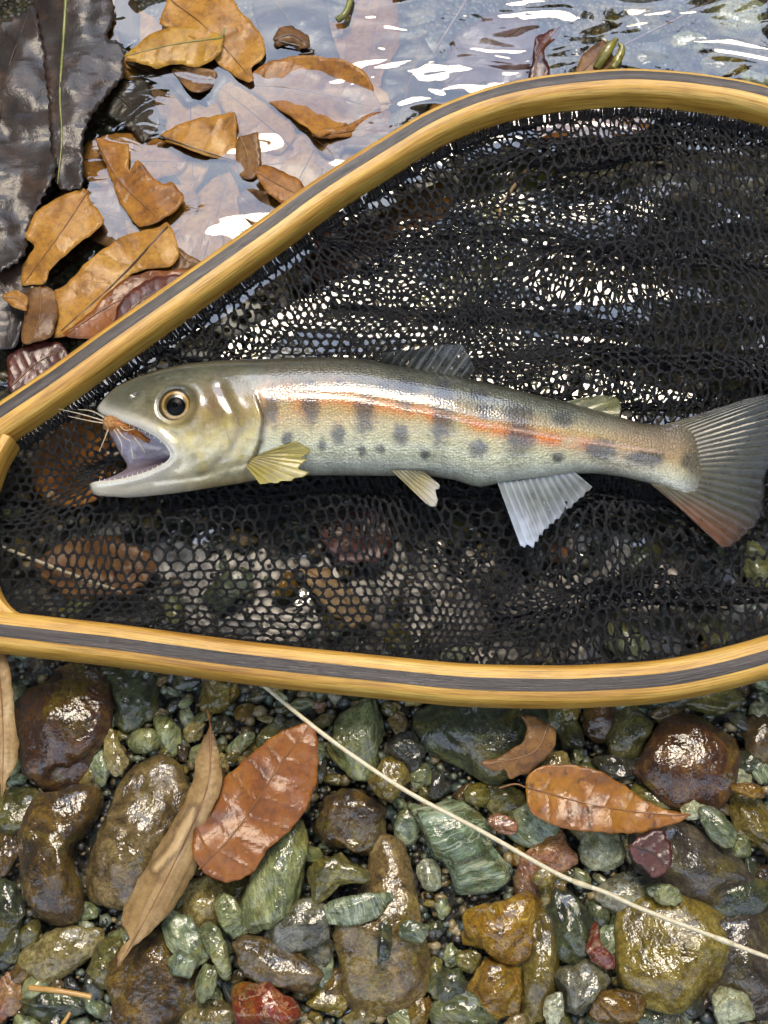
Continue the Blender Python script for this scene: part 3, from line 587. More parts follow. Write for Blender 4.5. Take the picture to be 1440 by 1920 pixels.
for q in [[(210, 795, 36), (165, 782, 40), (118, 770, 36)], [(208, 790, 36), (182, 776, 42), (155, 773, 44)], [(206, 798, 36), (170, 793, 44), (138, 786, 46)], [(225, 805, 36), (240, 824, 42), (254, 832, 44)], [(250, 815, 34), (268, 835, 38), (280, 853, 38)], [(212, 806, 38), (205, 830, 42), (196, 852, 40)], [(230, 800, 36), (243, 812, 44), (262, 810, 46)], [(255, 862, 20), (254, 850, 28), (252, 842, 30)], [(222, 810, 38), (236, 835, 40), (238, 858, 38)]]:
    br.append(tube(spline(q, 10), np.linspace(1.5, 0.5, 10), 5))
fish_part('wing_fibres', merge(br), M_bristle, fly)

# ------------------------------------------------------------------ mesh bag
hin = hp + hn * ii                                        # inner edge of the hoop
net_poly = np.vstack([hin, ])
def hexlat(u0, u1, v0, v1, a):
    """honeycomb: nodes and edges, a = side"""
    dx, dy = a * math.sqrt(3), a * 3.0; pts = {}; P_ = []; E = set()
    def nid(x, y):
        k_ = (round(x / a * 20), round(y / a * 20))
        if k_ not in pts: pts[k_] = len(P_); P_.append((x, y))
        return pts[k_]
    r = 0; y = v0
    while y < v1:
        x = u0 + (dx / 2 if r % 2 else 0)
        while x < u1:
            h = [nid(x + a * math.sin(q * math.pi / 3), y + a * math.cos(q * math.pi / 3)) for q in range(6)]
            for q in range(6): E.add((min(h[q], h[(q + 1) % 6]), max(h[q], h[(q + 1) % 6])))
            x += dx
        y += a * 1.5; r += 1
    return np.array(P_), np.array(sorted(E))
fish_poly = np.array([tuple(np.array(FC) + q)[:2] for q in fw(np.r_[np.arange(170, 1440, 20.), np.arange(1430, 170, -20.)], np.r_[np.interp(np.arange(170, 1440, 20.), topx + [1400], topy + [750]), np.interp(np.arange(1430, 170, -20.), botx + [1350, 1440], boty + [1020, 960])], np.zeros(127))])
def edge_dist(poly, x, y):
    d = np.full(x.shape, 1e9)
    for i in range(0, len(poly) - 2, 2): 
        a, b_ = poly[i], poly[i + 2]; v_ = b_ - a; L = v_ @ v_ + 1e-15
        t = np.clip(((x - a[0]) * v_[0] + (y - a[1]) * v_[1]) / L, 0, 1); d = np.minimum(d, np.hypot(x - a[0] - t * v_[0], y - a[1] - t * v_[1]))
    return d
def bag_layer(seed, a, shrink, foldA, foldL, zlift, zbase, rot=0.0, mask=None):
    pts, E = hexlat(-0.30, 0.34, -0.24, 0.26, a)
    pts = pts + a * 0.10 * np.array([[rnd.gauss(0, 1), rnd.gauss(0, 1)] for _ in range(len(pts))])
    c_, s_ = math.cos(rot), math.sin(rot); u, v_ = pts[:, 0] * c_ - pts[:, 1] * s_, pts[:, 0] * s_ + pts[:, 1] * c_
    n1 = nfield(u, v_, 14, seed); n2 = nfield(u, v_, 14, seed + 9); n3 = nfield(u, v_, 40, seed + 3); n4 = nfield(u, v_, 9, seed + 5)
    ph = 2 * math.pi * (v_ + 0.020 * n1 + 0.10 * u * np.clip(n4, -.5, .5)) / foldL
    am = foldA * np.clip(0.55 + 2.0 * n2 + 0.9 * sstep(-0.02, 0.12, u), 0.0, 1.5)
    x = u * 0.92 + 0.015 * n1 + 0.0032 * n3; y = v_ * shrink + am * np.sin(ph) + 0.006 * n2 - 0.004
    ins = inside(net_poly, x, y); ed = edge_dist(net_poly, x, y); k_ = ins & (ed > 0.0002)
    z = zbase + zlift * np.clip(am / foldA, 0, 1) * (0.5 + 0.5 * np.cos(ph)) + 0.0016 * n3
    z = np.maximum(z, zbase - 0.001)
    e_ = np.clip(1 - ed / 0.018, 0, 1); z = z * (1 - e_ ** 1.5) + 0.0135 * e_ ** 1.5
    fd = edge_dist(np.vstack([fish_poly, fish_poly[:2]]), x, y); inf = inside(fish_poly, x, y)
    lim = np.where(inf, 0.0052, 0.0052 + np.maximum(fd - 0.0015, 0) * 1.5); z = np.minimum(z, np.maximum(lim, 0.003))
    if mask is not None: k_ &= mask(x, y)
    E = E[k_[E[:, 0]] & k_[E[:, 1]]]; Q = np.stack([x, y, z], 1)
    L = np.linalg.norm(Q[E[:, 0]] - Q[E[:, 1]], axis=1); E = E[L < a * 2.6]
    return Q, E
def strands(Q, E, r0):
    A, B = Q[E[:, 0]], Q[E[:, 1]]; n = len(E); rg = np.random.RandomState(3)
    d = B - A; L = np.linalg.norm(d, axis=1)[:, None] + 1e-12; d = d / L
    ref = np.tile(np.array([0.1, 0.2, 0.97]), (n, 1)); n1 = np.cross(d, ref); n1 /= np.linalg.norm(n1, axis=1)[:, None] + 1e-9; n2 = np.cross(d, n1)
    S = 6; ang = np.linspace(0, 2 * math.pi, S, endpoint=False); rings_ = []
    for t, k_ in ((0, 1.35), (0.22, 1.15), (0.5, 0.8), (0.78, 1.15), (1, 1.35)):
        c_ = A + (B - A) * t + (rg.normal(0, r0 * 0.22, (n, 3)) if 0 < t < 1 else 0)
        rr_ = r0 * k_ * rg.uniform(0.75, 1.2, (n, 1, 1))
        rings_.append(c_[:, None] + rr_ * rg.uniform(0.8, 1.2, (n, S, 1)) * (n1[:, None] * np.cos(ang)[None, :, None] + n2[:, None] * np.sin(ang)[None, :, None]))
    V = np.stack(rings_, 1).reshape(-1, 3); base = (np.arange(n) * 5 * S)[:, None, None]
    q = np.array([[[i * S + j, i * S + (j + 1) % S, (i + 1) * S + (j + 1) % S, (i + 1) * S + j] for j in range(S)] for i in range(4)]).reshape(1, -1, 4)
    return V, (base + q).reshape(-1, 4)
k = NT('net_cord'); v = k.n('ShaderNodeTexCoord').outputs['Object']; nn = k.noise(v, 2600, 3, 0.6)
b = k.n('ShaderNodeBump', {'Height': nn, 'Strength': 1.0, 'Distance': 0.0009}).outputs[0]
p = k.n('ShaderNodeBsdfPrincipled', {'Base Color': (0.003, 0.003, 0.0035, 1), 'Roughness': 0.14, 'Specular IOR Level': 0.5, 'Normal': b, 'Coat Weight': 0.6, 'Coat IOR': 1.5, 'Coat Roughness': 0.04, 'Coat Normal': b}); M_net = k.out(p.outputs[0])
Q, E = bag_layer(2.0, 0.00215, 0.80, 0.0090, 0.052, 0.014, 0.0040)
V, Fq = strands(Q, E, 0.00048); no = mesh_obj('mesh_bag', V, Fq, M_net, net)
Q, E = bag_layer(31.0, 0.0022, 0.74, 0.006, 0.045, 0.004, 0.0014, 0.5, lambda x, y: (nfield(x, y, 11, 77.0) + 3.0 * x + 5.0 * np.clip(y - 0.035, 0, 0.06) > -0.04))
V, Fq = strands(Q, E, 0.00036); no = mesh_obj('mesh_fold', V, Fq, M_net, net)
# lashing: coils of black cord along the inner foot of the hoop
seg = (hp[:, 0] > -0.16) & (hp[:, 0] < 0.16); lash = []
ns_ = int(hs[-1] / 0.00016); sl_ = np.linspace(0, hs[-1], ns_); cx = np.interp(sl_, hs, hp[:, 0] + hn[:, 0] * (ii + 0.0004)); cy = np.interp(sl_, hs, hp[:, 1] + hn[:, 1] * (ii + 0.0004))
nx_ = np.interp(sl_, hs, hn[:, 0]); ny_ = np.interp(sl_, hs, hn[:, 1]); ph = sl_ / 0.0013 * 2 * math.pi + 5.0 * np.array([noise.noise(Vector((s * 260, 0, 2))) for s in sl_])
rr_ = 0.0016 + 0.0012 * np.array([noise.noise(Vector((s * 300, 3, 2))) for s in sl_]); wob = 0.0011 * np.array([noise.noise(Vector((s * 200, 9, 2))) for s in sl_])
o_ = rr_ * np.cos(ph) + wob + 0.0004; cp = np.stack([cx + nx_ * o_, cy + ny_ * o_, 0.0142 + 1.1 * rr_ * np.sin(ph) + wob], 1)
keep = np.abs(cp[:, 0]) < 0.17
for part in (cp[keep & (sl_ < hs[-1] / 2)], cp[keep & (sl_ >= hs[-1] / 2)]):
    lash.append(tube(part, 0.00055, 5))
v_, f_ = merge(lash); mesh_obj('lashing', v_, f_, M_net, net)

# ------------------------------------------------------------------ leaves
LM = {
 'yellow': leaf_mat('leaf_yellow', srgb(184, 134, 24), srgb(144, 96, 16), srgb(202, 156, 44), 0.35, 0.72, 0.32, 1.0, 0.05),
 'tan': leaf_mat('leaf_tan', srgb(182, 126, 38), srgb(128, 82, 20), srgb(202, 152, 62), 0.45, 0.72, 0.32, 1.0, 0.05),
 'amber': leaf_mat('leaf_amber', srgb(156, 98, 20), srgb(96, 56, 10), srgb(184, 128, 38), 0.55, 0.72, 0.32, 1.0, 0.05),
 'brown': leaf_mat('leaf_brown', srgb(120, 80, 34), srgb(70, 44, 18), srgb(154, 112, 56), 0.6, 0.72, 0.32, 1.0, 0.05),
 'dark': leaf_mat('leaf_dark', srgb(40, 26, 15), srgb(16, 11, 7), srgb(74, 50, 30), 0.6, 0.6, 0.5, 1.0, 0.05, 0.4),
 'rust': leaf_mat('leaf_rust', srgb(146, 82, 14), srgb(100, 50, 8), srgb(166, 108, 30), 0.45, 0.65, 0.5, 0.8, 0.04, 0.3),
 'gold': leaf_mat('leaf_gold', srgb(160, 98, 8), srgb(106, 58, 5), srgb(180, 124, 22), 0.5, 0.65, 0.6, 0.9, 0.04, 0.3),
 'maroon': leaf_mat('leaf_maroon', srgb(84, 34, 20), srgb(46, 18, 12), srgb(116, 56, 32), 0.5),
 'straw': leaf_mat('leaf_straw', srgb(172, 138, 86), srgb(120, 92, 56), srgb(196, 166, 116), 0.35, 0.6, 0.25, 1.0, 0.3, 0.5),
 'mauve': leaf_mat('leaf_mauve', srgb(110, 80, 82), srgb(80, 56, 58), srgb(134, 104, 104), 0.3),
 'olive': leaf_mat('leaf_olive', srgb(110, 112, 30), srgb(62, 66, 18), srgb(150, 146, 60), 0.4),
}
M_stem = {'g': plain_mat('stem_green', srgb(98, 104, 40), srgb(140, 140, 70), 0.5, 0.6), 'b': plain_mat('stem_brown', srgb(110, 72, 34), srgb(150, 104, 56), 0.5, 0.5), 'd': plain_mat('stem_dark', srgb(50, 36, 24), srgb(80, 60, 40), 0.45, 0.8)}
def leaf(name, label, outline, mid, z0, mat, cup=0.0, arch=0.0, und=0.0012, veins=7, stem=None, stemc='b', rs=2.0, step=6.5, patch=None, tilt=(0, 0), serr=0.0, cat='leaf', group=None, midr=True, zfun=None, blot=None, rag=3.0):
    """outline and midrib in photo px; z0 level in m; cup raises the margin, arch bends along the midrib"""
    ol = spline(outline, max(40, int(sum(math.dist(outline[i - 1], outline[i]) for i in range(len(outline))) / step)), closed=True)
    q0 = np.vstack([outline, outline[:1]]); ql = np.r_[0, np.cumsum(np.hypot(*np.diff(q0, axis=0).T))]; kk = np.linspace(0, ql[-1], len(ol), endpoint=False)
    lin = np.stack([np.interp(kk, ql, q0[:, 0]), np.interp(kk, ql, q0[:, 1])], 1)     # keep some of the sharp corners and tips
    jn = np.argmin(np.hypot(ol[:, None, 0] - lin[None, :, 0], ol[:, None, 1] - lin[None, :, 1]), 1); ol = 0.45 * ol + 0.55 * lin[jn]
    ol = ol[np.hypot(*(ol - np.roll(ol, 1, 0)).T) > 0.4]
    if serr:
        s = np.arange(len(ol)); nrm = np.roll(ol, -1, 0) - np.roll(ol, 1, 0); nrm = np.stack([nrm[:, 1], -nrm[:, 0]], 1) / (np.linalg.norm(nrm, axis=1)[:, None] + 1e-9); ol = ol + nrm * (serr * np.where(s % 3 == 0, 1, -0.6))[:, None]
    else: ol = ol + np.stack([nfield(ol[:, 0], ol[:, 1], 0.06, 1.0), nfield(ol[:, 0], ol[:, 1], 0.06, 8.0)], 1) * rag
    x0, y0 = ol.min(0); x1, y1 = ol.max(0); g = np.mgrid[x0:x1:step, y0:y1:step].reshape(2, -1).T
    g[:, 0] += (np.round((g[:, 1] - y0) / step) % 2) * step * .5
    dbl, _ = segdist(np.vstack([ol, ol[:1]]), g[:, 0], g[:, 1]); g = g[inside(ol, g[:, 0], g[:, 1]) & (dbl > step * 0.55)]
    n0 = len(ol); pts = [Vector(q) for q in np.vstack([ol, g])]
    vo_, _, fo, _, _, _ = delaunay_2d_cdt(pts, [], [list(range(n0))], 1, 1e-4)
    pv_ = np.array([tuple(q) for q in vo_]); x, y = pv_[:, 0], pv_[:, 1]
    ms_ = spline(mid, 30); dm, tm = segdist(ms_, x, y); db, _ = segdist(np.vstack([ol, ol[:1]]), x, y)
    W = max(8.0, float(np.percentile(dm + db, 90))); side = dm / W
    sd = 1.0 * nfield(x, y, 0.010, z0 * 1e4 + x0) + 0.14 * nfield(x, y, 0.035, z0 * 1e4 + y0)
    mdx = np.gradient(ms_, axis=0); mi = np.clip((tm * 29).astype(int), 0, 29); sg = np.sign((x - ms_[mi, 0]) * mdx[mi, 1] - (y - ms_[mi, 1]) * mdx[mi, 0])
    vph = tm * veins - side * 0.55 + 0.13 * sg; vv_ = np.exp(-((vph - np.round(vph)) / 0.07) ** 2) * sstep(0.02, 0.08, dm / W) * (dm < W * .97)
    if veins == 0: pv9 = side * sg * 7; vv_ = 0.9 * np.exp(-((pv9 - np.round(pv9)) / 0.13) ** 2) * (dm < W * .95)
    vmid = np.exp(-(dm / (rs * 1.3)) ** 2)
    z = z0 + cup * side ** 2 + arch * (tm - 0.5) ** 2 * 4 + und * sd * 1.5 + 0.0002 * np.abs((vph % 1) - 0.5) * (veins > 0) + tilt[0] * (x - x.mean()) + tilt[1] * (y - y.mean())
    if zfun is not None: z = z + zfun(x, y, tm, side * sg)
    top_ = np.array([P(a, b_, c_) for a, b_, c_ in zip(x, y, z)]); n = len(top_)
    bot_ = top_ - np.array([0, 0, 0.00014])
    fo = [list(q) if True else q for q in fo]
    def up(q):
        a, b_, c_ = top_[q[0]], top_[q[1]], top_[q[2]]; return np.cross(b_ - a, c_ - a)[2] > 0
    fo = [q if up(q) else q[::-1] for q in fo]
    ed = {}
    for q in fo:
        for i in range(len(q)): ed[(q[i], q[(i + 1) % len(q)])] = 1
    rim_ = [[b_, a, a + n, b_ + n] for (a, b_) in ed if (b_, a) not in ed]
    org = tuple(top_.mean(0) - np.array([0, 0, 0.0004])); t = empty(name, org)
    V = np.vstack([top_, bot_]) - np.array(org)
    o = mesh_obj('blade', V, fo + [[i + n for i in q[::-1]] for q in fo] + rim_, LM[mat]); o.parent = t
    va = np.zeros((n, 3)); va[:, 0] = np.clip(0.6 * vv_ + 0.5 * vmid, 0, 1)
    if patch is not None: va[:, 1], pb = patch(x, y); va[:, 2] = pb
    if blot is not None: va[:, 2] = np.maximum(va[:, 2], np.clip(sstep(blot, blot + 0.12, nfield(x, y, 0.09, 5.0) * 0.5 + 0.5 * nfield(x, y, 0.03, 2.0) + 0.3), 0, .8))
    vcol(o, 'vein', np.vstack([va, va]))
    if midr:
        i0 = [int(np.argmin(np.hypot(x - a, y - b_))) for a, b_ in ms_]; mz = z[i0]; kz = np.ones(5) / 5; mz = np.convolve(np.pad(mz, 2, mode='edge'), kz, 'valid')
        mp = np.array([P(a, b_, c_ + 0.00008) for (a, b_), c_ in zip(ms_, mz)]) - np.array(org)
        v_, f_ = tube(mp, np.linspace(rs, rs * .35, 30) / 6250, 6); mo = mesh_obj('midrib', v_, f_, M_stem[stemc]); mo.parent = t
    if stem is not None:
        sp = spline([tuple(mid[0]) + (z[int(np.argmin(np.hypot(x - mid[0][0], y - mid[0][1])))],)] + stem, 14); mp = np.array([P(a, b_, c_) for a, b_, c_ in sp]) - np.array(org)
        v_, f_ = tube(mp, np.linspace(rs, rs * 1.3, 14) / 6250, 7); mo = mesh_obj('stem', v_, f_, M_stem[stemc]); mo.parent = t
    return tag(t, label, cat, group)
def h2(l, ox=0, oy=0): return [(ox + a / 2, oy + b_ / 2) for a, b_ in l]
A1 = lambda l: h2(l)                      # coordinates read from doubled crops of the photograph
A2 = lambda l: h2(l, 720, 0)
A7 = lambda l: h2(l, 0, 1300)
A8 = lambda l: h2(l, 720, 1300)
# upper left: litter in the shallow water
leaf('dark_leaf', 'large blackened wet leaf with toothed edge at the top corner of the litter', A1([(-120, 160), (-30, 90), (60, 60), (130, 20), (150, 130), (185, 250), (190, 350), (215, 450), (220, 560), (205, 660), (150, 760), (110, 850), (95, 950), (40, 1000), (-40, 1010), (-140, 700), (-160, 400)]), A1([(-60, 980), (-20, 600), (20, 300), (110, 40)]), 0.0065, 'dark', cup=-0.002, und=0.003, veins=9, serr=3.0, stemc='d', rs=3)
leaf('dark_leaf', 'long dark brown wet leaf with pale green midrib beside the blackened leaf', A1([(120, -30), (250, -30), (410, -30), (432, 60), (400, 140), (460, 165), (466, 280), (400, 360), (340, 440), (312, 520), (310, 700), (220, 705), (190, 560), (180, 350), (150, 150)]), A1([(248, -20), (238, 150), (225, 350), (232, 520), (216, 690)]), 0.0045, 'dark', cup=-0.0015, und=0.0025, veins=10, serr=2.0, stemc='g', rs=4.5)
leaf('dark_leaf', 'black-brown sunken leaf scrap below the toothed dark leaf', A1([(-40, 1000), (60, 960), (110, 1010), (130, 1080), (90, 1180), (60, 1300), (-60, 1300)]), A1([(-30, 1020), (40, 1120), (30, 1280)]), 0.002, 'dark', und=0.002, stemc='d')
leaf('submerged_leaf', 'dark drowned leaf between the long dark leaf and the yellow leaf', A1([(420, 330), (540, 290), (590, 400), (602, 470), (540, 540), (480, 480), (400, 430)]), A1([(420, 340), (500, 420), (545, 530)]), -0.0005, 'dark', und=0.0015, stemc='d')
leaf('submerged_leaf', 'dark drowned leaf under the point of the yellow leaf', A1([(470, 230), (600, 250), (720, 330), (745, 370), (700, 390), (640, 330), (540, 290)]), A1([(480, 240), (600, 290), (730, 375)]), -0.0006, 'dark', und=0.001, stemc='d')
leaf('submerged_leaf', 'dark brown drowned leaf against the right edge of the long dark leaf', A1([(430, 0), (515, 10), (520, 150), (470, 180), (440, 120)]), A1([(470, 10), (490, 90), (470, 170)]), -0.001, 'dark', stemc='d')
leaf('oval_leaf', 'pale tan oval leaf lying under the small yellow leaf', A1([(600, 90), (610, 40), (640, -10), (860, -10), (900, 40), (950, 90), (985, 140), (997, 200), (975, 230), (945, 250), (950, 300), (930, 310), (880, 285), (820, 240), (760, 170), (680, 120)]), A1([(640, 0), (780, 110), (940, 290)]), 0.0025, 'tan', cup=0.0008, und=0.0022)
leaf('yellow_leaf', 'small mustard yellow leaf with short stem floating on the tan oval leaf', A1([(465, 210), (500, 180), (560, 130), (620, 105), (700, 97), (780, 110), (835, 135), (836, 160), (828, 195), (800, 225), (740, 248), (640, 240), (590, 258), (530, 240)]), A1([(832, 142), (650, 167), (470, 210)]), 0.0042, 'yellow', cup=-0.0008, und=0.0010, veins=6, stem=[(419, 62, 0.005), (421, 53, 0.0052)], stemc='g', rs=2.0)
leaf('curled_leaf', 'amber leaf dished and flooded with water above the hoop', A1([(915, 320), (950, 270), (1000, 235), (1100, 210), (1200, 210), (1290, 225), (1370, 270), (1400, 330), (1430, 400), (1400, 430), (1290, 470), (1200, 515), (1150, 480), (1080, 430), (1000, 380)]), A1([(920, 315), (1150, 340), (1420, 405)]), -0.0001, 'amber', cup=0.0042, und=0.0012)
leaf('curled_leaf', 'amber leaf strip running in under the hoop from the flooded amber leaf', A1([(1165, 500), (1230, 480), (1300, 470), (1380, 430), (1460, 415), (1480, 500), (1300, 515), (1200, 520)]), A1([(1170, 510), (1320, 490), (1470, 450)]), 0.0012, 'amber', cup=0.001, und=0.0022)
leaf('brown_leaf', 'pointed brown leaf tip under the amber strip beside the hoop', A1([(1160, 515), (1280, 505), (1410, 520), (1400, 560), (1290, 560), (1268, 612), (1200, 570)]), A1([(1170, 515), (1230, 560), (1265, 605)]), 0.0004, 'brown')
leaf('submerged_leaf', 'broken tan leaf with dark midrib under the water film', A1([(600, 510), (680, 460), (760, 440), (830, 430), (885, 422), (888, 520), (884, 606), (800, 590), (720, 565)]), A1([(604, 512), (740, 560), (884, 605)]), 0.0018, 'tan', und=0.0022, stemc='d', rs=2.4)
leaf('submerged_leaf', 'brown leaf scrap touching the broken tan leaf', A1([(885, 520), (930, 505), (972, 498), (978, 600), (955, 672), (905, 668), (884, 610)]), A1([(900, 510), (930, 590), (930, 665)]), 0.0016, 'brown', und=0.0022)
leaf('submerged_leaf', 'lobed amber leaf sunk beside the dark brown leaf', A1([(355, 515), (420, 530), (480, 545), (484, 640), (520, 600), (570, 660), (610, 690), (640, 680), (692, 740), (660, 790), (600, 830), (520, 852), (450, 760), (400, 630)]), A1([(358, 518), (450, 680), (600, 825)]), 0.0023, 'amber', und=0.0022)
leaf('submerged_leaf', 'brown leaf sunk against the hoop by the round curled leaf', A1([(950, 635), (1000, 620), (1060, 640), (1130, 680), (1146, 730), (1070, 770), (1000, 720)]), A1([(955, 640), (1040, 690), (1130, 735)]), 0.0024, 'amber', und=0.0022)
leaf('curled_leaf', 'small round curled brown leaf breaking the water near the hoop', A1([(888, 740), (930, 708), (1000, 718), (1014, 780), (965, 850), (905, 805)]), A1([(895, 740), (950, 780), (1000, 800)]), -0.0004, 'brown', cup=0.0035)
leaf('tan_leaf', 'tan leaf with a torn edge beside the blackened leaf', A1([(95, 890), (130, 800), (190, 755), (310, 705), (345, 760), (395, 830), (300, 910), (240, 960), (190, 1010), (170, 1060), (80, 1070), (85, 1000), (130, 920)]), A1([(330, 715), (230, 870), (90, 1060)]), 0.0028, 'tan', cup=0.001, und=0.0022)
leaf('tan_leaf', 'broad tan leaf with dark midrib pointing up from the hoop', A1([(230, 1080), (330, 980), (450, 890), (590, 850), (630, 833), (660, 890), (670, 960), (640, 1000), (500, 1020), (440, 1100), (360, 1180), (280, 1250), (200, 1265), (220, 1180), (205, 1085)]), A1([(628, 850), (440, 1050), (230, 1240)]), 0.0028, 'tan', cup=0.0004, und=0.0022, stemc='d', rs=2.6, veins=6)
leaf('curled_leaf', 'orange curled leaf slipping under the hoop', A1([(240, 1245), (330, 1180), (410, 1090), (480, 1040), (560, 1018), (720, 1010), (730, 1040), (640, 1100), (560, 1160), (450, 1230), (380, 1275), (260, 1266)]), A1([(250, 1250), (440, 1130), (700, 1020)]), 0.0032, 'rust', cup=0.0012)
leaf('curled_leaf', 'dark red leaf inside the orange curled leaf', A1([(428, 1225), (440, 1150), (500, 1080), (590, 1036), (740, 1030), (740, 1100), (600, 1170), (500, 1230)]), A1([(440, 1215), (540, 1120), (720, 1040)]), 0.0062, 'maroon', cup=-0.001)
leaf('brown_leaf', 'crumpled papery brown leaf scrap by the broad tan leaf', A1([(100, 1090), (160, 1070), (220, 1100), (218, 1180), (190, 1265), (80, 1290), (88, 1180)]), A1([(150, 1075), (150, 1180), (120, 1280)]), 0.0034, 'brown', und=0.0032, veins=4)
leaf('brown_leaf', 'chestnut leaf scrap tucked beneath the lower hoop end of the litter', [(14, 668), (60, 645), (110, 640), (130, 670), (90, 705), (20, 735)], [(20, 725), (70, 680), (120, 655)], 0.001, 'maroon')
leaf('brown_leaf', 'tiny amber scrap at the foot of the blackened leaf', A1([(5, 1110), (60, 1085), (105, 1120), (100, 1165), (50, 1150)]), A1([(10, 1115), (60, 1120), (100, 1150)]), 0.0055, 'tan', cup=0.001)
leaf('brown_leaf', 'small brown leaf wedge beside the broad tan leaf at the hoop', A1([(655, 920), (700, 950), (760, 985), (690, 1015), (640, 1010)]), A1([(660, 930), (700, 975), (745, 990)]), 0.001, 'brown')
leaf('curled_leaf', 'folded brown leaf below the stem of the yellow leaf', A1([(640, 255), (730, 245), (815, 270), (800, 320), (750, 350), (700, 330)]), A1([(650, 260), (720, 290), (800, 300)]), 0.0012, 'brown', cup=0.002)
leaf('dark_leaf', 'dark hollow seed husk in the open water above the amber leaf', A1([(1022, 140), (1040, 105), (1090, 95), (1140, 120), (1160, 160), (1120, 185), (1050, 175)]), A1([(1030, 150), (1090, 130), (1150, 165)]), 0.0026, 'brown', cup=-0.003, rag=9, und=0.002, stem=[(590, 95, 0.002), (560, 103, 0.001)], stemc='d', cat='seed husk')
leaf('sunken_leaf', 'broad mauve leaf deep under the rippled water', A2([(215, 330), (240, 220), (260, 130), (400, 50), (560, 60), (580, 170), (520, 300), (400, 345)]), A2([(225, 325), (380, 200), (560, 70)]), -0.007, 'mauve', step=9)
leaf('sunken_leaf', 'second mauve leaf deep under the ripples nearer the twig', A2([(-60, 300), (0, 200), (120, 170), (200, 240), (180, 360), (60, 420), (-40, 400)]), A2([(-50, 310), (80, 290), (190, 250)]), -0.008, 'mauve', step=9)
leaf('red_leaf', 'ragged red-brown leaf standing out of the riffle behind the hoop', A2([(535, 325), (555, 230), (568, 140), (615, 118), (668, 92), (652, 142), (600, 178), (605, 220), (624, 262), (610, 310)]), A2([(560, 315), (580, 200), (660, 100)]), 0.002, 'maroon', cup=0.001)
leaf('red_leaf', 'brown leaf behind the olive bud at the hoop', A2([(715, 285), (740, 210), (820, 148), (850, 190), (870, 240), (780, 290)]), A2([(730, 280), (790, 220), (820, 155)]), 0.002, 'brown')
leaf('sunken_leaf', 'pale leaf drowned along the outside of the hoop', A2([(-60, 470), (40, 440), (150, 400), (260, 380), (240, 440), (60, 520), (-60, 540)]), A2([(-50, 500), (100, 450), (250, 385)]), -0.003, 'tan')
lr = random.Random(5); li_ = 0
for (x, y) in [(230, 60), (330, 170), (250, 300), (360, 250), (560, 60), (640, 120), (700, 60), (400, 420), (300, 400), (500, 300), (430, 150), (560, 300), (620, 200), (360, 500), (190, 400), (480, 220), (760, 190), (540, 380)]:
    a = lr.uniform(0, 6.28); L, Wd = lr.uniform(75, 125), lr.uniform(36, 60); mt = lr.choice(['brown', 'dark', 'amber', 'amber', 'tan', 'tan']); rot_ = lambda u, v_: (x + u * math.cos(a) - v_ * math.sin(a), y + u * math.sin(a) + v_ * math.cos(a))
    ol_ = [rot_(L * math.cos(q) * lr.uniform(.85, 1.1), Wd * math.sin(q) * lr.uniform(.8, 1.15) * (1.15 - .3 * math.cos(q))) for q in np.linspace(0, 2 * math.pi, 11)[:-1]]
    leaf('sunken_leaf', {'brown': 'drowned brown leaf lying on the stream bed in the litter', 'dark': 'drowned blackish leaf lying on the stream bed in the litter', 'amber': 'drowned amber leaf lying on the stream bed in the litter', 'tan': 'drowned tan leaf lying on the stream bed in the litter'}[mt], ol_, [rot_(-L * .95, 0), rot_(0, 2), rot_(L * .95, 0)], -0.0026 + 0.00012 * li_, mt, und=0.0012, step=9, group=mt + ' leaves on the stream bed'); li_ += 1
# leaves under the mesh bag
leaf('sunken_leaf', 'orange-brown leaf under the mesh in front of the jaws', [(60, 905), (72, 840), (110, 795), (165, 780), (245, 815), (250, 890), (170, 940), (95, 950)], [(70, 900), (150, 865), (245, 830)], 0.0022, 'gold', rag=9, und=0.002)
leaf('sunken_leaf', 'dark red leaf under the mesh beside the upper rail', [(540, 490), (620, 430), (700, 412), (735, 450), (690, 500), (600, 525)], [(545, 488), (640, 465), (730, 440)], -0.0012, 'maroon', rag=9, und=0.002)
leaf('sunken_leaf', 'tan-brown leaf under the mesh along the upper rail', [(690, 420), (760, 370), (830, 340), (850, 390), (790, 430), (720, 450)], [(695, 425), (770, 400), (845, 360)], -0.0012, 'amber', rag=9, und=0.002)
leaf('sunken_leaf', 'red-brown leaf under the mesh below the pectoral fin', [(590, 985), (640, 950), (715, 945), (740, 1000), (710, 1055), (630, 1050)], [(600, 985), (670, 1000), (735, 1010)], -0.0012, 'maroon', rag=9, und=0.002)
leaf('sunken_leaf', 'olive leaf blade under the mesh of the upper bag', [(860, 350), (910, 300), (990, 275), (1080, 262), (1075, 300), (1000, 360), (960, 420), (900, 430)], [(865, 390), (960, 330), (1075, 275)], -0.0012, 'olive', rag=9, und=0.002)
leaf('sunken_leaf', 'second olive blade under the mesh behind the dorsal fin', [(780, 570), (830, 520), (900, 490), (960, 480), (940, 530), (880, 570), (810, 600)], [(785, 585), (860, 540), (950, 490)], -0.0012, 'olive', rag=9, und=0.002)
leaf('sunken_leaf', 'straw coloured leaf under the mesh by the lower rail', [(560, 1060), (610, 1070), (660, 1110), (700, 1160), (660, 1175), (610, 1140)], [(570, 1062), (630, 1110), (690, 1165)], -0.0012, 'straw', rag=9, und=0.002)
leaf('sunken_leaf', 'brown leaf under the mesh near the throat of the net', [(60, 1060), (130, 1010), (230, 1010), (300, 1060), (240, 1120), (130, 1120)], [(70, 1065), (180, 1070), (290, 1065)], -0.0012, 'brown', rag=9, und=0.002)
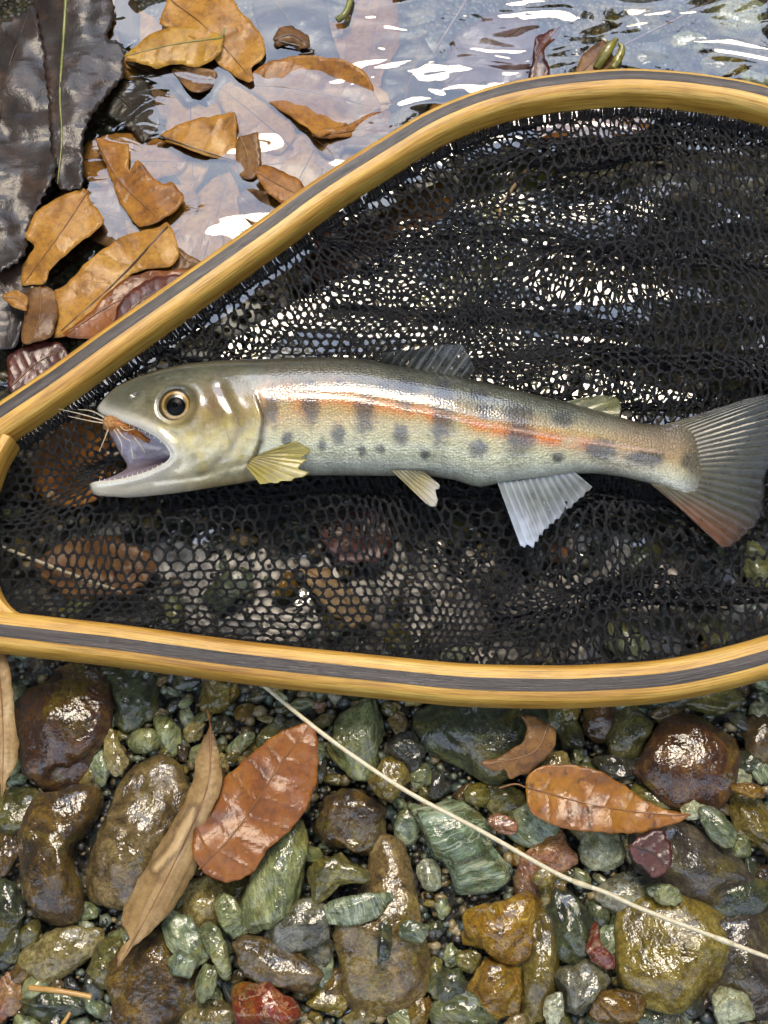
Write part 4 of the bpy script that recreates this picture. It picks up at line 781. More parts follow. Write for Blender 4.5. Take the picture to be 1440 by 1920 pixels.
leaf('sunken_leaf', 'brown leaf under the mesh along the top of the hoop', [(980, 225), (1080, 222), (1220, 225), (1260, 245), (1150, 262), (1020, 262)], [(985, 245), (1120, 245), (1250, 245)], -0.0012, 'amber', rag=9, und=0.002)
# lower half
def dry_patch(x, y):
    l = spline([(292, 1628), (318, 1600), (342, 1560), (362, 1518)], 30); d, t = segdist(l, x, y); wd = 9 + 3 * np.sin(t * 3)
    wd = wd * (0.75 + 0.5 * nfield(x, y, 0.03, 2.0)); return 0.5 * (1 - sstep(wd * .4, wd, d)), 0.6 * np.exp(-((d - wd * 1.5) / 4.5) ** 2)
leaf('dry_leaf', 'dry straw coloured curled leaf with eye-shaped blotch beside the glossy rust leaf', A7([(790, 125), (815, 200), (835, 320), (820, 380), (790, 450), (745, 560), (740, 650), (700, 730), (640, 820), (560, 900), (490, 960), (440, 1032), (448, 965), (485, 915), (450, 860), (460, 810), (520, 700), (600, 560), (680, 430), (720, 330), (740, 220)]), A7([(790, 128), (780, 340), (690, 560), (560, 820), (442, 1025)]), 0.0125, 'straw', cup=-0.005, und=0.0014, veins=0, patch=dry_patch, stem=[(392, 1345, 0.008), (388, 1330, 0.006)], rs=1.6, step=5.5)
leaf('glossy_leaf', 'glossy rust-red oval leaf lying on the wet gravel', A7([(1140, 108), (1185, 128), (1193, 250), (1185, 340), (1150, 430), (1080, 520), (1000, 590), (960, 660), (900, 700), (840, 708), (770, 680), (725, 620), (720, 560), (740, 480), (800, 400), (850, 310), (940, 230), (1040, 150)]), A7([(745, 660), (880, 520), (1010, 330), (1160, 115)]), 0.0125, 'rust', cup=-0.0012, und=0.0016, veins=8, rs=1.8, step=5.5)
leaf('pointed_leaf', 'golden amber leaf with drawn-out tip and black specks by the round flat stone', A8([(530, 345), (545, 300), (600, 270), (700, 268), (800, 285), (880, 330), (960, 390), (1050, 435), (1155, 458), (1080, 490), (960, 525), (800, 522), (680, 510), (600, 480), (540, 430)]), A8([(531, 352), (800, 422), (1000, 450), (1150, 458)]), 0.0105, 'gold', cup=0.0012, und=0.0014, veins=8, rs=1.5, stem=[(965, 1470, 0.010), (935, 1478, 0.009)], blot=0.62, step=5.5)
leaf('torn_leaf', 'torn dull brown leaf on the big mossy stone under the hoop', A8([(510, 80), (560, 85), (640, 130), (642, 200), (590, 260), (540, 300), (470, 322), (455, 285), (410, 292), (358, 262), (430, 240), (520, 180), (538, 130)]), A8([(620, 110), (560, 220), (380, 270)]), 0.0108, 'brown', und=0.0016, veins=5)
leaf('straw_leaf', 'narrow straw leaf hanging from the lower rail beside the maroon stone', A7([(-50, -170), (20, -150), (42, -60), (56, 100), (72, 200), (60, 270), (22, 330), (8, 392), (-4, 330), (-50, 200)]), A7([(-10, -160), (10, 100), (10, 380)]), 0.0150, 'straw', cup=-0.002, veins=0, rs=1.6)
leaf('dark_leaf', 'purple-black leaf scrap stuck on the purple boulder', A8([(920, 570), (990, 522), (1050, 512), (1082, 600), (1070, 660), (1010, 688), (958, 650)]), A8([(930, 570), (1010, 600), (1060, 650)]), 0.0118, 'maroon', und=0.001, veins=4, stemc='d', rag=8)

# ------------------------------------------------------------------ twigs, stems and the bud
def rod(name, label, pts, r, mat, cat, knots=None):
    q = spline(pts, 60); w3 = np.array([P(a, b_, c_) for a, b_, c_ in q]); o_ = w3.mean(0)
    rad = np.interp(np.linspace(0, 1, 60), np.linspace(0, 1, len(np.atleast_1d(r))), np.atleast_1d(r)) / 6250 * (1 + 0.08 * np.array([noise.noise(Vector((i * .6, 0, 1))) for i in range(60)]))
    v_, f_ = tube(w3 - o_, rad, 8); t = empty(name, tuple(o_)); o = mesh_obj('stalk', v_, f_, mat); o.parent = t
    for kx in (knots or []):
        i = int(kx * 59); s_ = slice(max(0, i - 1), i + 2); v_, f_ = tube(w3[s_] - o_, np.array([1.05, 1.45, 1.05])[:len(w3[s_])] * rad[i], 8); ko = mesh_obj('node', v_, f_, mat); ko.parent = t
    return tag(t, label, cat)
M_straw = plain_mat('straw', srgb(206, 192, 150), srgb(226, 216, 184), 0.5, 0.4, 500, 0.2)
rod('grass_stem', 'long pale grass stem lying across the gravel from the lower rail', [(470, 1262, 0.008), (500, 1290, 0.010), (620, 1387, 0.0125), (760, 1482, 0.0135), (900, 1557, 0.0135), (1050, 1641, 0.0135), (1135, 1673, 0.0135), (1200, 1703, 0.0135), (1340, 1757, 0.0145), (1440, 1795, 0.0150), (1530, 1828, 0.014)], [4.2, 4.2, 3.8], M_straw, 'grass stem', [0.62, 0.86])
rod('grass_stem', 'pale grass stem under the mesh at the throat of the net', [(-40, 1008, 0.0018), (60, 1048, 0.0022), (170, 1090, 0.0022), (230, 1110, 0.002)], [3.6, 3.0], M_straw, 'grass stem')
M_twig = plain_mat('twig', srgb(122, 96, 84), srgb(160, 134, 118), 0.5, 0.4)
rod('twig', 'thin twig sunk in the rippled water beside the mauve leaves', [(790, 140, -0.002), (830, 72, -0.002), (862, 20, -0.001), (885, -20, -0.001)], [3.2, 3.8], M_twig, 'twig')
rod('twig', 'thin twig crossing the water above the drowned stones', [(1150, 95, -0.001), (1210, 64, -0.001), (1280, 30, 0.0), (1370, -18, 0.0)], [3.0, 3.6], M_twig, 'twig')
rod('twig', 'straw coloured stick under the mesh of the upper bag', [(925, 425, 0.001), (950, 370, 0.001), (985, 320, 0.001)], [5, 4], plain_mat('twig_pale', srgb(170, 134, 84), srgb(200, 164, 110), 0.5, 0.4), 'twig')
M_splint = plain_mat('splinter', srgb(176, 128, 56), srgb(206, 164, 90), 0.5, 0.5)
rod('splinter', 'orange wood splinter over the flat teal stone', [(55, 1852, 0.010), (110, 1858, 0.011), (172, 1869, 0.010)], [5, 4.5], M_splint, 'twig')
rod('splinter', 'short yellow splinter at the foot of the teal stones', [(118, 1920, 0.007), (126, 1908, 0.008), (132, 1898, 0.008)], [4, 3], M_splint, 'twig')
rod('twig', 'olive stalk stub in the water at the top edge', [(632, 38, 0.003), (648, 24, 0.004), (660, -10, 0.003)], [8, 7], M_stem['g'], 'twig')
bud = empty('plant_bud', tuple(P(1150, 105, 0.004))); tag(bud, 'olive green split bud poking out of the riffle behind the hoop', 'plant bud')
M_bud = plain_mat('bud_skin', srgb(96, 90, 26), srgb(160, 150, 60), 0.4, 1.0, 500, 0.3)
for nm, q, r in (('scale', [(1118, 128, 0.002), (1132, 105, 0.005), (1147, 84, 0.006), (1156, 74, 0.005)], [9, 12, 12, 5]), ('scale', [(1148, 130, 0.002), (1158, 112, 0.003), (1166, 92, 0.004), (1160, 80, 0.005)], [9, 11, 9, 4])):
    s_ = spline(q, 20); w3 = np.array([P(*p_) for p_ in s_]) - np.array(bud.location); v_, f_ = tube(w3, np.interp(np.linspace(0, 1, 20), np.linspace(0, 1, 4), r) / 6250, 10); o = mesh_obj(nm, v_, f_, M_bud); o.parent = bud

# ------------------------------------------------------------------ stones
SM = {
 'maroon': stone_mat('stone_maroon', srgb(44, 28, 18), srgb(80, 52, 34), srgb(126, 96, 58)),
 'darkbrown': stone_mat('stone_dark_brown', srgb(36, 28, 16), srgb(74, 58, 34), srgb(122, 100, 58)),
 'greybrown': stone_mat('stone_grey_brown', srgb(62, 50, 32), srgb(112, 96, 68), srgb(152, 136, 106)),
 'olive': stone_mat('stone_olive', srgb(46, 46, 24), srgb(92, 90, 52), srgb(142, 138, 92)),
 'darkgreen': stone_mat('stone_dark_green', srgb(28, 32, 20), srgb(58, 66, 46), srgb(102, 112, 82)),
 'green': stone_mat('stone_green', srgb(62, 70, 48), srgb(112, 122, 90), srgb(162, 168, 136), srgb(180, 186, 150), 0.35, streak=2.5),
 'teal': stone_mat('stone_teal', srgb(62, 74, 60), srgb(108, 122, 100), srgb(166, 176, 152), srgb(196, 208, 200), 0.4, streak=2.5),
 'stripe': stone_mat('stone_striped', srgb(62, 66, 36), srgb(96, 116, 96), srgb(170, 190, 178), srgb(190, 202, 194), 0.6, streak=6.0),
 'mustard': stone_mat('stone_mustard', srgb(76, 66, 30), srgb(126, 112, 62), srgb(168, 158, 112)),
 'ochre': stone_mat('stone_ochre', srgb(84, 60, 24), srgb(136, 106, 54), srgb(176, 152, 98)),
 'beige': stone_mat('stone_beige', srgb(92, 84, 58), srgb(146, 136, 100), srgb(190, 182, 148)),
 'red': stone_mat('stone_red', srgb(92, 36, 28), srgb(134, 62, 48), srgb(160, 104, 84), srgb(196, 176, 156), 0.5),
 'pink': stone_mat('stone_pink', srgb(110, 72, 58), srgb(156, 116, 98), srgb(196, 168, 150)),
 'grey': stone_mat('stone_grey', srgb(62, 62, 54), srgb(110, 110, 98), srgb(158, 160, 146), srgb(190, 196, 196), 0.3),
 'slate': stone_mat('stone_slate', srgb(34, 34, 30), srgb(62, 64, 58), srgb(108, 112, 102)),
 'purple': stone_mat('stone_purple', srgb(42, 37, 33), srgb(78, 70, 63), srgb(122, 114, 104)),
 'pale': stone_mat('stone_pale', srgb(120, 128, 116), srgb(170, 178, 160), srgb(206, 210, 196)),
}
_ico = {}
def ico(n):
    if n not in _ico:
        import bmesh
        b_ = bmesh.new(); bmesh.ops.create_icosphere(b_, subdivisions=n, radius=1); _ico[n] = (np.array([tuple(v.co) for v in b_.verts]), [[v.index for v in f.verts] for f in b_.faces]); b_.free()
    return _ico[n]
def stone_shape(seed, n, ang=0.0, box=0.0, rough=0.09):
    rg = random.Random(seed); V, f = ico(n); V = V.copy()
    if box: V = np.sign(V) * np.abs(V) ** (1 - box); 
    for _ in range(int(4 + ang * 14)):
        nrm = np.array([rg.gauss(0, 1), rg.gauss(0, 1), rg.gauss(0, 0.8)]); nrm /= np.linalg.norm(nrm); d = rg.uniform(0.62, 0.92) if ang else rg.uniform(0.8, 0.97)
        q = V @ nrm - d; V = V - np.outer(np.where(q > 0, q * (0.55 + 0.4 * ang), 0), nrm)
    o_ = Vector((seed * 3.7 % 91, seed * 1.3 % 57, seed % 13))
    d = np.array([1 + rough * 2.2 * noise.noise(Vector(v) * 1.3 + o_) + rough * noise.noise(Vector(v) * 3.1 + o_) + rough * .45 * noise.noise(Vector(v) * 7 + o_) + (rough * .25 * noise.noise(Vector(v) * 15 + o_) if n > 3 else 0) for v in V])
    V = V * d[:, None]; m_ = np.abs(V[:, :2]).max(0); return V / np.array([m_[0], m_[1], np.abs(V[:, 2]).max()]), f
stones_px = []
def stone(label, px, py, rx, ry, mat, tilt=0, ang=0.42, h=0.5, z=None, poly=None, name='stone', n=4, lift=0.15, rough=0.115, box=0.0, group=None):
    sc_m = 1 / 5650.0; a, b_ = rx * sc_m, ry * sc_m; hh = h * min(a, b_)
    zc = (lift * hh - 0.003) if z is None else z; seed = int(px * 7 + py * 13) % 9973
    V, f = stone_shape(seed, n, ang, box, rough)
    if poly is not None:
        pl = np.array([tuple(P(x, y, zc)[:2]) for x, y in poly]); pl = spline(pl, 120, closed=True); c0 = pl.mean(0); d_ = pl - c0; th_ = np.arctan2(d_[:, 1], d_[:, 0]); od = np.argsort(th_); th_, rd_ = th_[od], np.linalg.norm(d_, axis=1)[od]
        tv_ = np.arctan2(V[:, 1], V[:, 0]); rr_ = np.interp(tv_, np.r_[th_ - 2 * math.pi, th_, th_ + 2 * math.pi], np.tile(rd_, 3))
        q_ = np.hypot(V[:, 0], V[:, 1]); q_ = np.minimum(q_, 1.0) ** 0.85
        jit = 1 + 0.3 * (q_ - 0.0) * 0
        W = np.c_[np.cos(tv_) * rr_ * q_, np.sin(tv_) * rr_ * q_, V[:, 2] * hh]; loc = (c0[0], c0[1], zc)
    else:
        W = V * np.array([a, b_, hh]); t_ = -math.radians(tilt); c_, s_ = math.cos(t_), math.sin(t_)
        W = np.c_[W[:, 0] * c_ - W[:, 1] * s_, W[:, 0] * s_ + W[:, 1] * c_, W[:, 2]]; loc = tuple(P(px, py, zc))
    o = mesh_obj(name, W, f, SM[mat]); o.location = loc; stones_px.append((px, py, rx, ry, tilt, label)); return tag(o, label, 'stone', group)
# tilt: clockwise lean of the upper end, degrees
S = stone
S('dark maroon boulder beside the straw leaf under the lower rail', 115, 1345, 90, 124, 'maroon', h=.5)
S('dark green cobble between the maroon boulder and the hoop', 250, 1308, 46, 62, 'darkgreen')
S('humped dark brown boulder below the maroon boulder', 107, 1603, 82, 140, 'darkbrown', 14, ang=.3, rough=.14, poly=A7([(180, 350), (300, 330), (390, 350), (370, 450), (300, 560), (290, 660), (320, 800), (270, 870), (150, 860), (60, 760), (40, 640), (70, 500)]), h=.6)
S('long grey-brown boulder half covered by the dry straw leaf', 255, 1585, 92, 172, 'greybrown', 14, rough=.12, poly=A7([(440, 270), (520, 225), (640, 240), (740, 330), (720, 480), (620, 640), (540, 800), (480, 910), (400, 890), (320, 800), (310, 620), (350, 500), (400, 380)]), h=.5)
S('olive stone at the left end of the humped boulder', 35, 1525, 48, 44, 'olive')
S('dark brown stone wedged left of the humped boulder', 8, 1600, 26, 42, 'darkbrown')
S('dark slate green stone below the wedge of brown stone', 14, 1702, 32, 58, 'darkgreen', -8)
S('pale ochre-mottled oblong stone below the humped boulder', 116, 1788, 72, 40, 'beige', -18, ang=.3)
S('olive green stone touching the tip of the dry leaf', 207, 1806, 38, 46, 'olive', 10)
S('dark brown boulder under the foot of the dry leaf', 287, 1855, 80, 92, 'darkbrown', ang=.3, rough=.12)
S('blue-grey veined pebble right of the dry leaf tip', 346, 1760, 28, 56, 'teal', -36, z=.004)
S('smooth pale green wedge pebble by the blue-grey veined pebble', 404, 1783, 25, 58, 'green', -14, z=.006, poly=A7([(750, 880), (800, 850), (835, 880), (860, 960), (866, 1060), (840, 1076), (800, 1030), (770, 960)]))
S('small pale green knuckle-shaped pebble below the rust leaf', 430, 1716, 20, 38, 'green', -22, z=.005)
S('speckled beige cobble below the foot of the rust leaf', 384, 1694, 52, 44, 'beige', 0)
S('dark olive stone tucked under the rust leaf', 446, 1676, 34, 30, 'olive')
S('tall green cobble leaning beside the rust leaf', 517, 1660, 48, 108, 'green', 24, h=.7, z=.003)
S('flat angular olive slab right of the tall green cobble', 636, 1646, 64, 50, 'olive', 0, ang=.8, poly=A7([(1165, 600), (1260, 590), (1390, 640), (1408, 680), (1395, 720), (1300, 725), (1180, 800), (1155, 790), (1150, 680)]), z=.004)
S('smooth grey-blue cobble below the angular olive slab', 561, 1735, 60, 42, 'grey', -20, z=.003)
S('pale teal splinter stone under the angular olive slab', 667, 1700, 62, 28, 'teal', -14, ang=.6, z=.005)
S('brown-olive almond stone above the red stone', 512, 1808, 80, 36, 'greybrown', 22, z=.003)
S('brick red angular stone with white veins', 500, 1882, 68, 52, 'red', 0, ang=.9, poly=A7([(870, 1100), (920, 1078), (1010, 1072), (1040, 1110), (1130, 1150), (1136, 1240), (1000, 1290), (890, 1270), (868, 1180)]), z=.003, h=.7)
S('pale beige stone left of the red stone', 395, 1908, 54, 32, 'beige')
S('small sage green lozenge pebble left of the almond stone', 386, 1846, 17, 30, 'green', 12, z=.004)
S('small pale teal chip below the blue-grey veined pebble', 344, 1808, 24, 22, 'teal', ang=.6, z=.006)
S('grey stone right of the almond stone', 592, 1776, 30, 36, 'grey', 10)
S('dark teal pebble beside the tall slab foot', 606, 1818, 16, 32, 'teal', 5)
S('reddish brown stone in the corner below the ochre-mottled stone', 14, 1868, 28, 40, 'pink')
S('flat dark teal stone under the orange splinter', 100, 1882, 68, 26, 'darkgreen', 5)
S('dark green stone left of the ochre-mottled oblong stone', 20, 1768, 24, 32, 'darkgreen')
S('lumpy dark brown block at the head of the tall slab', 655, 1540, 82, 70, 'darkbrown', 0, ang=.4, rough=.15, h=.6, poly=[(585, 1500), (620, 1478), (690, 1485), (740, 1520), (750, 1580), (725, 1625), (650, 1615), (595, 1590)])
S('tall mottled brown and grey slab lying beside the striped stone', 712, 1735, 96, 180, 'greybrown', -6, rough=.08, h=.42, poly=[(700, 1560), (745, 1560), (770, 1620), (790, 1720), (808, 1800), (795, 1870), (730, 1905), (650, 1895), (622, 1820), (622, 1740), (660, 1690), (690, 1620)])
S('sharp grey-green stone with diamond outline under the hoop', 668, 1390, 60, 80, 'green', 0, ang=.7, poly=[(660, 1318), (700, 1310), (722, 1370), (722, 1420), (690, 1465), (645, 1460), (610, 1400), (625, 1360)], h=.5)
S('round mustard pebble beside the grass stem', 727, 1460, 38, 36, 'mustard', z=.003)
S('big flat mossy dark green stone under the hoop', 890, 1385, 140, 88, 'darkgreen', 12, h=.4, rough=.07, poly=[(760, 1330), (860, 1300), (1000, 1300), (1040, 1330), (1030, 1400), (975, 1455), (920, 1475), (850, 1440), (780, 1385)])
S('round dark slate pebble left of the mossy stone', 763, 1410, 36, 38, 'slate')
S('pale green pebble below the dark slate pebble', 790, 1456, 21, 23, 'green')
S('small dark pebble below the mossy stone edge', 817, 1472, 16, 27, 'slate', 8)
S('large striped green and white angular stone crossed by the grass stem', 862, 1600, 88, 118, 'stripe', -24, ang=.5, h=.5, poly=[(756, 1500), (800, 1512), (870, 1490), (905, 1520), (930, 1580), (955, 1650), (880, 1690), (855, 1695), (835, 1640), (790, 1600), (765, 1550)])
S('dark olive pebble left of the golden leaf', 946, 1500, 38, 30, 'olive', 15)
S('teal green stone under the golden leaf', 1003, 1545, 48, 42, 'teal', 20)
S('flat reddish pebble below the dark olive pebble', 946, 1546, 28, 15, 'pink', 20, z=.003)
S('pink speckled cobble crossed by the grass stem', 1032, 1602, 52, 40, 'pink', -14, ang=.3)
S('rusty pink stone hooked below the pink speckled cobble', 988, 1655, 22, 42, 'pink', 8)
S('lumpy pale yellow-green stone under the golden leaf', 1127, 1597, 42, 36, 'pale', 0, ang=.3)
S('tiny yellow pebble by the grass stem', 1022, 1645, 22, 15, 'mustard', -10, z=.004)
S('dark purple boulder with a leaf scrap stuck on it', 1290, 1612, 110, 68, 'purple', 22, rough=.1, h=.62)
S('smooth round flat brown stone with yellow algae', 1295, 1425, 100, 90, 'maroon', -12, h=.42, rough=.04)
S('dark stone with yellow-green moss under the hoop', 1176, 1372, 42, 54, 'olive', 12)
S('dark chocolate oval stone beside the yellow-green mossy stone', 1122, 1350, 30, 42, 'maroon', 12)
S('small squarish olive stone left of the chocolate oval stone', 1068, 1380, 25, 27, 'olive', box=.3)
S('small olive pebble against the hoop', 1064, 1334, 22, 22, 'mustard')
S('pale beige pebble above the golden leaf', 1047, 1428, 26, 18, 'beige', z=.003)
S('jagged blue-black stone above the golden leaf', 1155, 1443, 42, 30, 'slate', 12, ang=1.0)
S('pale grey-green pebble right of the round flat stone', 1386, 1458, 23, 18, 'pale')
S('teal pebble at the right of the pale grey-green pebble', 1426, 1445, 18, 26, 'teal', -15)
S('ochre lens pebble right of the round flat stone', 1405, 1481, 33, 14, 'ochre', 6, z=.003)
S('long yellow-olive stone below the ochre lens pebble', 1412, 1542, 36, 68, 'mustard', -24)
S('pale teal oval pebble below the round flat stone', 1346, 1552, 22, 42, 'teal', -36, z=.004)
S('pale green chip at the tip of the golden leaf', 1299, 1520, 24, 17, 'pale', z=.002)
S('flat grey striated stone crossed by the grass stem', 1176, 1682, 54, 38, 'grey', -12, ang=.4)
S('pale green lozenge right of the flat striated stone', 1247, 1676, 30, 18, 'green', 18, z=.004)
S('dark blue-green pointed stone below the grass stem', 1068, 1737, 38, 66, 'darkgreen', -8, ang=.3, h=.7)
S('lumpy amber brown stone below the striped stone', 925, 1742, 80, 78, 'ochre', 0, ang=.5, rough=.13, poly=[(860, 1710), (920, 1690), (985, 1660), (1020, 1690), (1000, 1760), (985, 1800), (940, 1815), (890, 1785), (855, 1760)])
S('tall mustard brown stone beside the amber stone', 1010, 1822, 33, 98, 'mustard', 8, ang=.3, h=.75)
S('sharp grey and cream angular stone', 1085, 1847, 60, 54, 'grey', 0, ang=1.0, poly=[(1030, 1825), (1060, 1803), (1110, 1798), (1140, 1835), (1130, 1875), (1080, 1906), (1055, 1895), (1045, 1855)], h=.75)
S('red crooked finger-shaped stone', 1125, 1775, 20, 50, 'red', -24, z=.004, poly=[(1110, 1730), (1123, 1728), (1126, 1765), (1150, 1793), (1152, 1815), (1130, 1818), (1105, 1800), (1098, 1770)])
S('teal pebble in the crook of the red finger stone', 1147, 1765, 22, 28, 'teal')
S('big round olive yellow stone', 1256, 1785, 102, 92, 'mustard', 0, h=.55, rough=.05)
S('dark green stone right of the grass stem end', 1385, 1700, 76, 46, 'darkgreen', -14)
S('large grey-purple boulder under the end of the grass stem', 1408, 1795, 84, 90, 'purple', 10, rough=.1)
S('pale ochre wedge below the round olive stone', 1160, 1890, 44, 28, 'ochre', 6, ang=.6, z=.003)
S('amber angular stone left of the tall mustard stone', 932, 1857, 50, 50, 'ochre', 12, ang=.7)
S('dark green stone below the tiny pebbles by the slab', 841, 1846, 42, 32, 'darkgreen', ang=.3)
S('olive pebble between the slab and the amber stone', 879, 1800, 23, 20, 'olive', 10)
S('small green pebble left of the olive pebble', 846, 1792, 14, 20, 'green')
S('big green stone below the amber angular stone', 866, 1908, 60, 40, 'green', 0, ang=.3)
S('smooth teal pebble resting on the tall slab', 776, 1747, 25, 18, 'teal', 0, z=.0075, name='pebble')
S('dark green flake on the tall slab', 720, 1765, 13, 36, 'darkgreen', 6, z=.0075)
S('pale jagged greenish stone near the big round olive stone', 1370, 1892, 34, 36, 'pale', 0, ang=.8, z=.003)
S('dark green stone below the big round olive stone', 1210, 1905, 40, 24, 'darkgreen')
S('dark purple pebble below the round olive stone', 1290, 1885, 30, 22, 'slate')
S('pale blue pebble below the grey and cream stone', 1040, 1892, 18, 26, 'pale', 10, z=.002)
S('yellow olive stone in the right corner of the gravel', 1422, 1884, 24, 24, 'mustard')
S('ochre pebble left of the big green stone', 786, 1900, 20, 30, 'ochre', 5)
S('pale teal chip at the foot of the tall slab', 754, 1908, 24, 18, 'teal')
S('lavender white stone in the gap left of the striped stone', 806, 1642, 21, 28, 'pale', -10)
S('olive stone against the hoop above the round flat stone', 1345, 1312, 54, 27, 'olive')
S('dark brown stone at the right of the round flat stone', 1425, 1385, 36, 44, 'darkbrown')
S('yellow-brown stone under the hoop near the straw', 405, 1310, 30, 36, 'mustard')
S('dark green stone against the hoop at the right', 1240, 1300, 50, 30, 'darkgreen')
S('pale stone column left of the dry leaf', 215, 1412, 20, 46, 'beige', -24, z=0.0)
S('grey-green chip beside the pale stone column', 190, 1440, 24, 34, 'teal', 10)
# drowned stones at the top right
wz = -0.0065
for lab, x, y, rx, ry, mt in [('drowned grey stone under the twig', 1208, 42, 44, 46, 'grey'), ('large drowned pale green stone beyond the twig', 1378, 36, 62, 52, 'pale'), ('small squarish drowned stone between the two large ones', 1290, 76, 36, 24, 'pale'), ('drowned beige stone close to the hoop', 1356, 122, 46, 26, 'beige'), ('pale drowned stone touching the hoop', 1414, 150, 32, 20, 'pale'), ('dark drowned stone behind the bud', 1225, 118, 50, 30, 'darkgreen')]:
    S(lab, x, y, rx * 1.15, ry * 1.3, mt, z=wz, h=.5, name='drowned_stone', group='stones under the clear water')
# fill: single pebbles between the named stones, copies of a few shared shapes
proto = []
for i in range(14):
    V, f = stone_shape(500 + i * 17, 3, 0.15 if i % 3 == 0 else 0.75, 0, 0.12); me = bpy.data.meshes.new('pebble'); me.from_pydata((V * np.array([1, 0.62 + 0.3 * rnd.random(), 0.5])).tolist(), [], f); me.shade_smooth(); me.materials.append(None); proto.append(me)
word = {'teal': 'teal', 'green': 'green', 'olive': 'olive', 'mustard': 'mustard', 'ochre': 'ochre', 'beige': 'beige', 'darkgreen': 'dark green', 'slate': 'blue-black', 'grey': 'grey', 'greybrown': 'grey-brown', 'pink': 'pink', 'pale': 'pale', 'maroon': 'maroon', 'darkbrown': 'dark brown', 'red': 'red'}
kinds = ['teal'] * 5 + ['green'] * 7 + ['olive'] * 6 + ['mustard'] * 3 + ['ochre'] + ['beige'] * 3 + ['darkgreen'] * 5 + ['slate'] * 3 + ['grey'] * 3 + ['pink'] + ['pale'] * 2 + ['darkbrown'] * 3 + ['greybrown'] * 3
big = list(stones_px); placed = []
def clear(x, y, r, soft):
    for (sx_, sy_, a, b_, t, _) in big:
        q = math.radians(t); dx, dy = x - sx_, y - sy_; u = dx * math.cos(q) + dy * math.sin(q); v_ = -dx * math.sin(q) + dy * math.cos(q)
        if (u / (a + r * soft)) ** 2 + (v_ / (b_ + r * soft)) ** 2 < 1: return False
    return all((x - a) ** 2 + (y - b_) ** 2 > (0.72 * (r + c_)) ** 2 for a, b_, c_ in placed)
def fill(count, box, rr, zoff, where, soft=0.35):
    tries = 0; n = 0
    while n < count and tries < count * 60:
        tries += 1; x = rnd.uniform(box[0], box[2]); y = rnd.uniform(box[1], box[3]); r = rr[0] + (rr[1] - rr[0]) * rnd.random() ** 1.6
        if tries > count * 30: r = rr[0] + 0.35 * (r - rr[0])
        if not clear(x, y, r, soft): continue
        placed.append((x, y, r)); n += 1; kd = rnd.choice(kinds); key = (kd, proto[n % 14].name)
        o = bpy.data.objects.new('pebble', proto[n % 14]); col.objects.link(o); s = r / 6050 * 1.15
        o.scale = (s * rnd.uniform(1, 1.35), s * rnd.uniform(0.85, 1.1), s); o.location = P(x, y, zoff - 0.0025 + 0.1 * s); o.rotation_euler = (rnd.uniform(-.3, .3), rnd.uniform(-.3, .3), rnd.uniform(0, 6.28))
        o.material_slots[0].link = 'OBJECT'; o.material_slots[0].material = SM[kd]
        sz_ = 'tiny' if r < 15 else 'small' if r < 22 else 'walnut-shaped' if r < 0 else 'bigger'; sh_ = 'rounded' if (n % 14) % 3 == 0 else ('angular' if (n % 14) % 3 == 1 else 'flattened')
        if where == 'gravel':
            b_ = min(big, key=lambda q: ((q[0] - x) / (q[2] + 10)) ** 2 + ((q[1] - y) / (q[3] + 10)) ** 2); wl = b_[5].split(); ni_ = next(q for q, t in enumerate(wl) if t in ('stone', 'boulder', 'pebble', 'cobble', 'slab', 'block', 'chip', 'lozenge', 'wedge', 'flake', 'column'))
            nb = ' '.join(wl[:ni_ + 1])
            lab = f'{sz_} {word[kd]} {sh_} pebble next to the {nb}'
        else: lab = f'{sz_} wet {word[kd]} {sh_} pebble {where}' + ('' if 'drowned' in where else (' below the trout head' if x < 480 else ' below the trout belly' if x < 900 else ' below the trout tail') if y > 880 else ' behind the trout back')
        tag(o, lab, 'pebble', f'{word[kd]} pebbles {"in the gravel" if where == "gravel" else where}')
fill(220, (-10, 1275, 1450, 1930), (11, 34), -0.0012, 'gravel', 0.2)
fill(75, (0, 640, 1440, 1250), (16, 44), -0.0025, 'under the mesh bag')
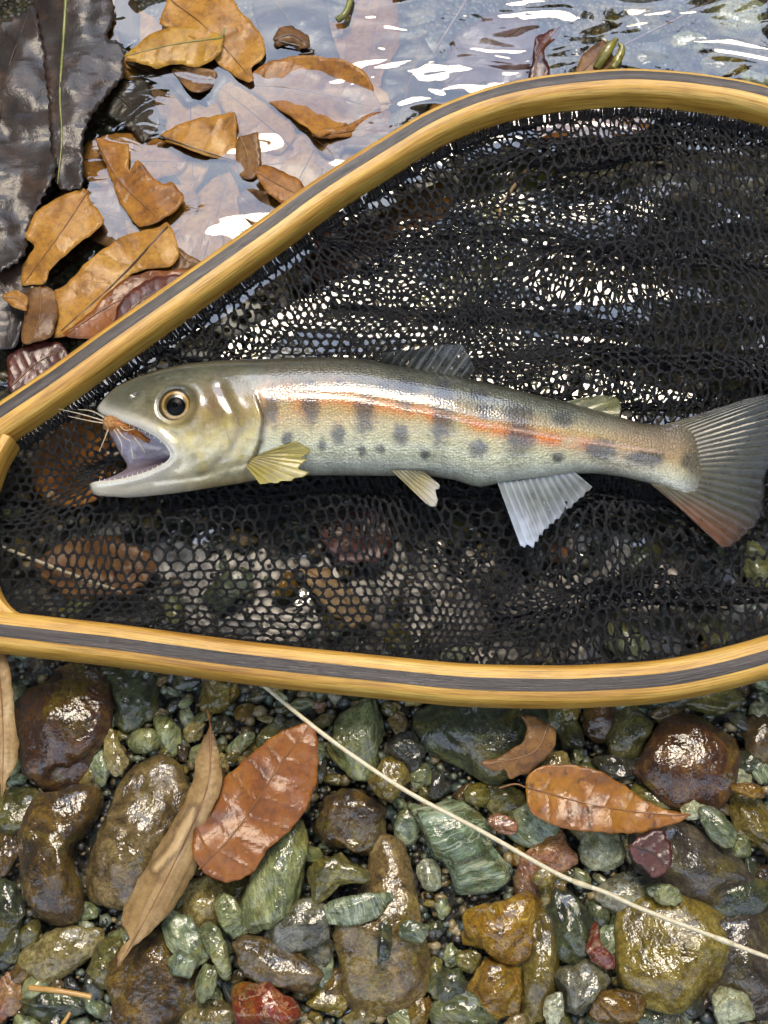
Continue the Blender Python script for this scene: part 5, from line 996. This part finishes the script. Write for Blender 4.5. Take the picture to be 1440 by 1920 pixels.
fill(22, (1100, -10, 1450, 200), (9, 24), -0.014, 'on the drowned bed beyond the hoop')
# fine gravel nobody could count
V0, f0 = ico(1); f0 = np.array(f0); rg = np.random.RandomState(11); NG = 7500
gxp, gyp = rg.uniform(-30, 1470, NG), np.where(rg.rand(NG) < .72, rg.uniform(1270, 1950, NG), rg.uniform(150, 1270, NG))
VV = []
for i in range(NG):
    c0 = np.array(P(gxp[i], gyp[i], -0.0052 if gyp[i] > 1270 else -0.006)); s = (3.5 + 11 * rg.rand() ** 1.8) / 6050
    VV.append(c0 + V0[:, [rg.permutation(3)[0], 1, 2]] * 0 + (V0 * (s * np.array([rg.uniform(.8, 1.4), rg.uniform(.7, 1.1), rg.uniform(.5, .9)])) * rg.uniform(.85, 1.15, (len(V0), 1))) + np.array([0, 0, rg.uniform(-0.001, 0.0012)]))
FF = (f0[None] + (np.arange(NG) * len(V0))[:, None, None]).reshape(-1, 3)
k = NT('fine_gravel'); ri = k.n('ShaderNodeNewGeometry').outputs['Random Per Island']
c = k.ramp(ri, [(0.0, srgb(40, 34, 26)), (0.2, srgb(84, 80, 56)), (0.36, srgb(70, 84, 72)), (0.5, srgb(120, 104, 66)), (0.64, srgb(62, 68, 62)), (0.78, srgb(120, 128, 104)), (0.9, srgb(158, 138, 92)), (1.0, srgb(120, 72, 58))], 'CONSTANT')
v = k.n('ShaderNodeTexCoord').outputs['Object']; nn = k.noise(v, 1500, 3); b = k.n('ShaderNodeBump', {'Height': nn, 'Strength': 0.4, 'Distance': 0.0006}).outputs[0]
p = k.n('ShaderNodeBsdfPrincipled', {'Base Color': k.mix(0.5, c, k.ramp(nn, [(.3, (.4, .4, .4)), (.7, (1, 1, 1))]), 'MULTIPLY'), 'Roughness': 0.4, 'Normal': b, 'Coat Weight': 1.0, 'Coat Roughness': 0.1, 'Coat Normal': b})
go = mesh_obj('fine_gravel', np.vstack(VV), FF, k.out(p.outputs[0])); go['kind'] = 'stuff'; go['label'] = 'fine wet multicoloured gravel between the stones'
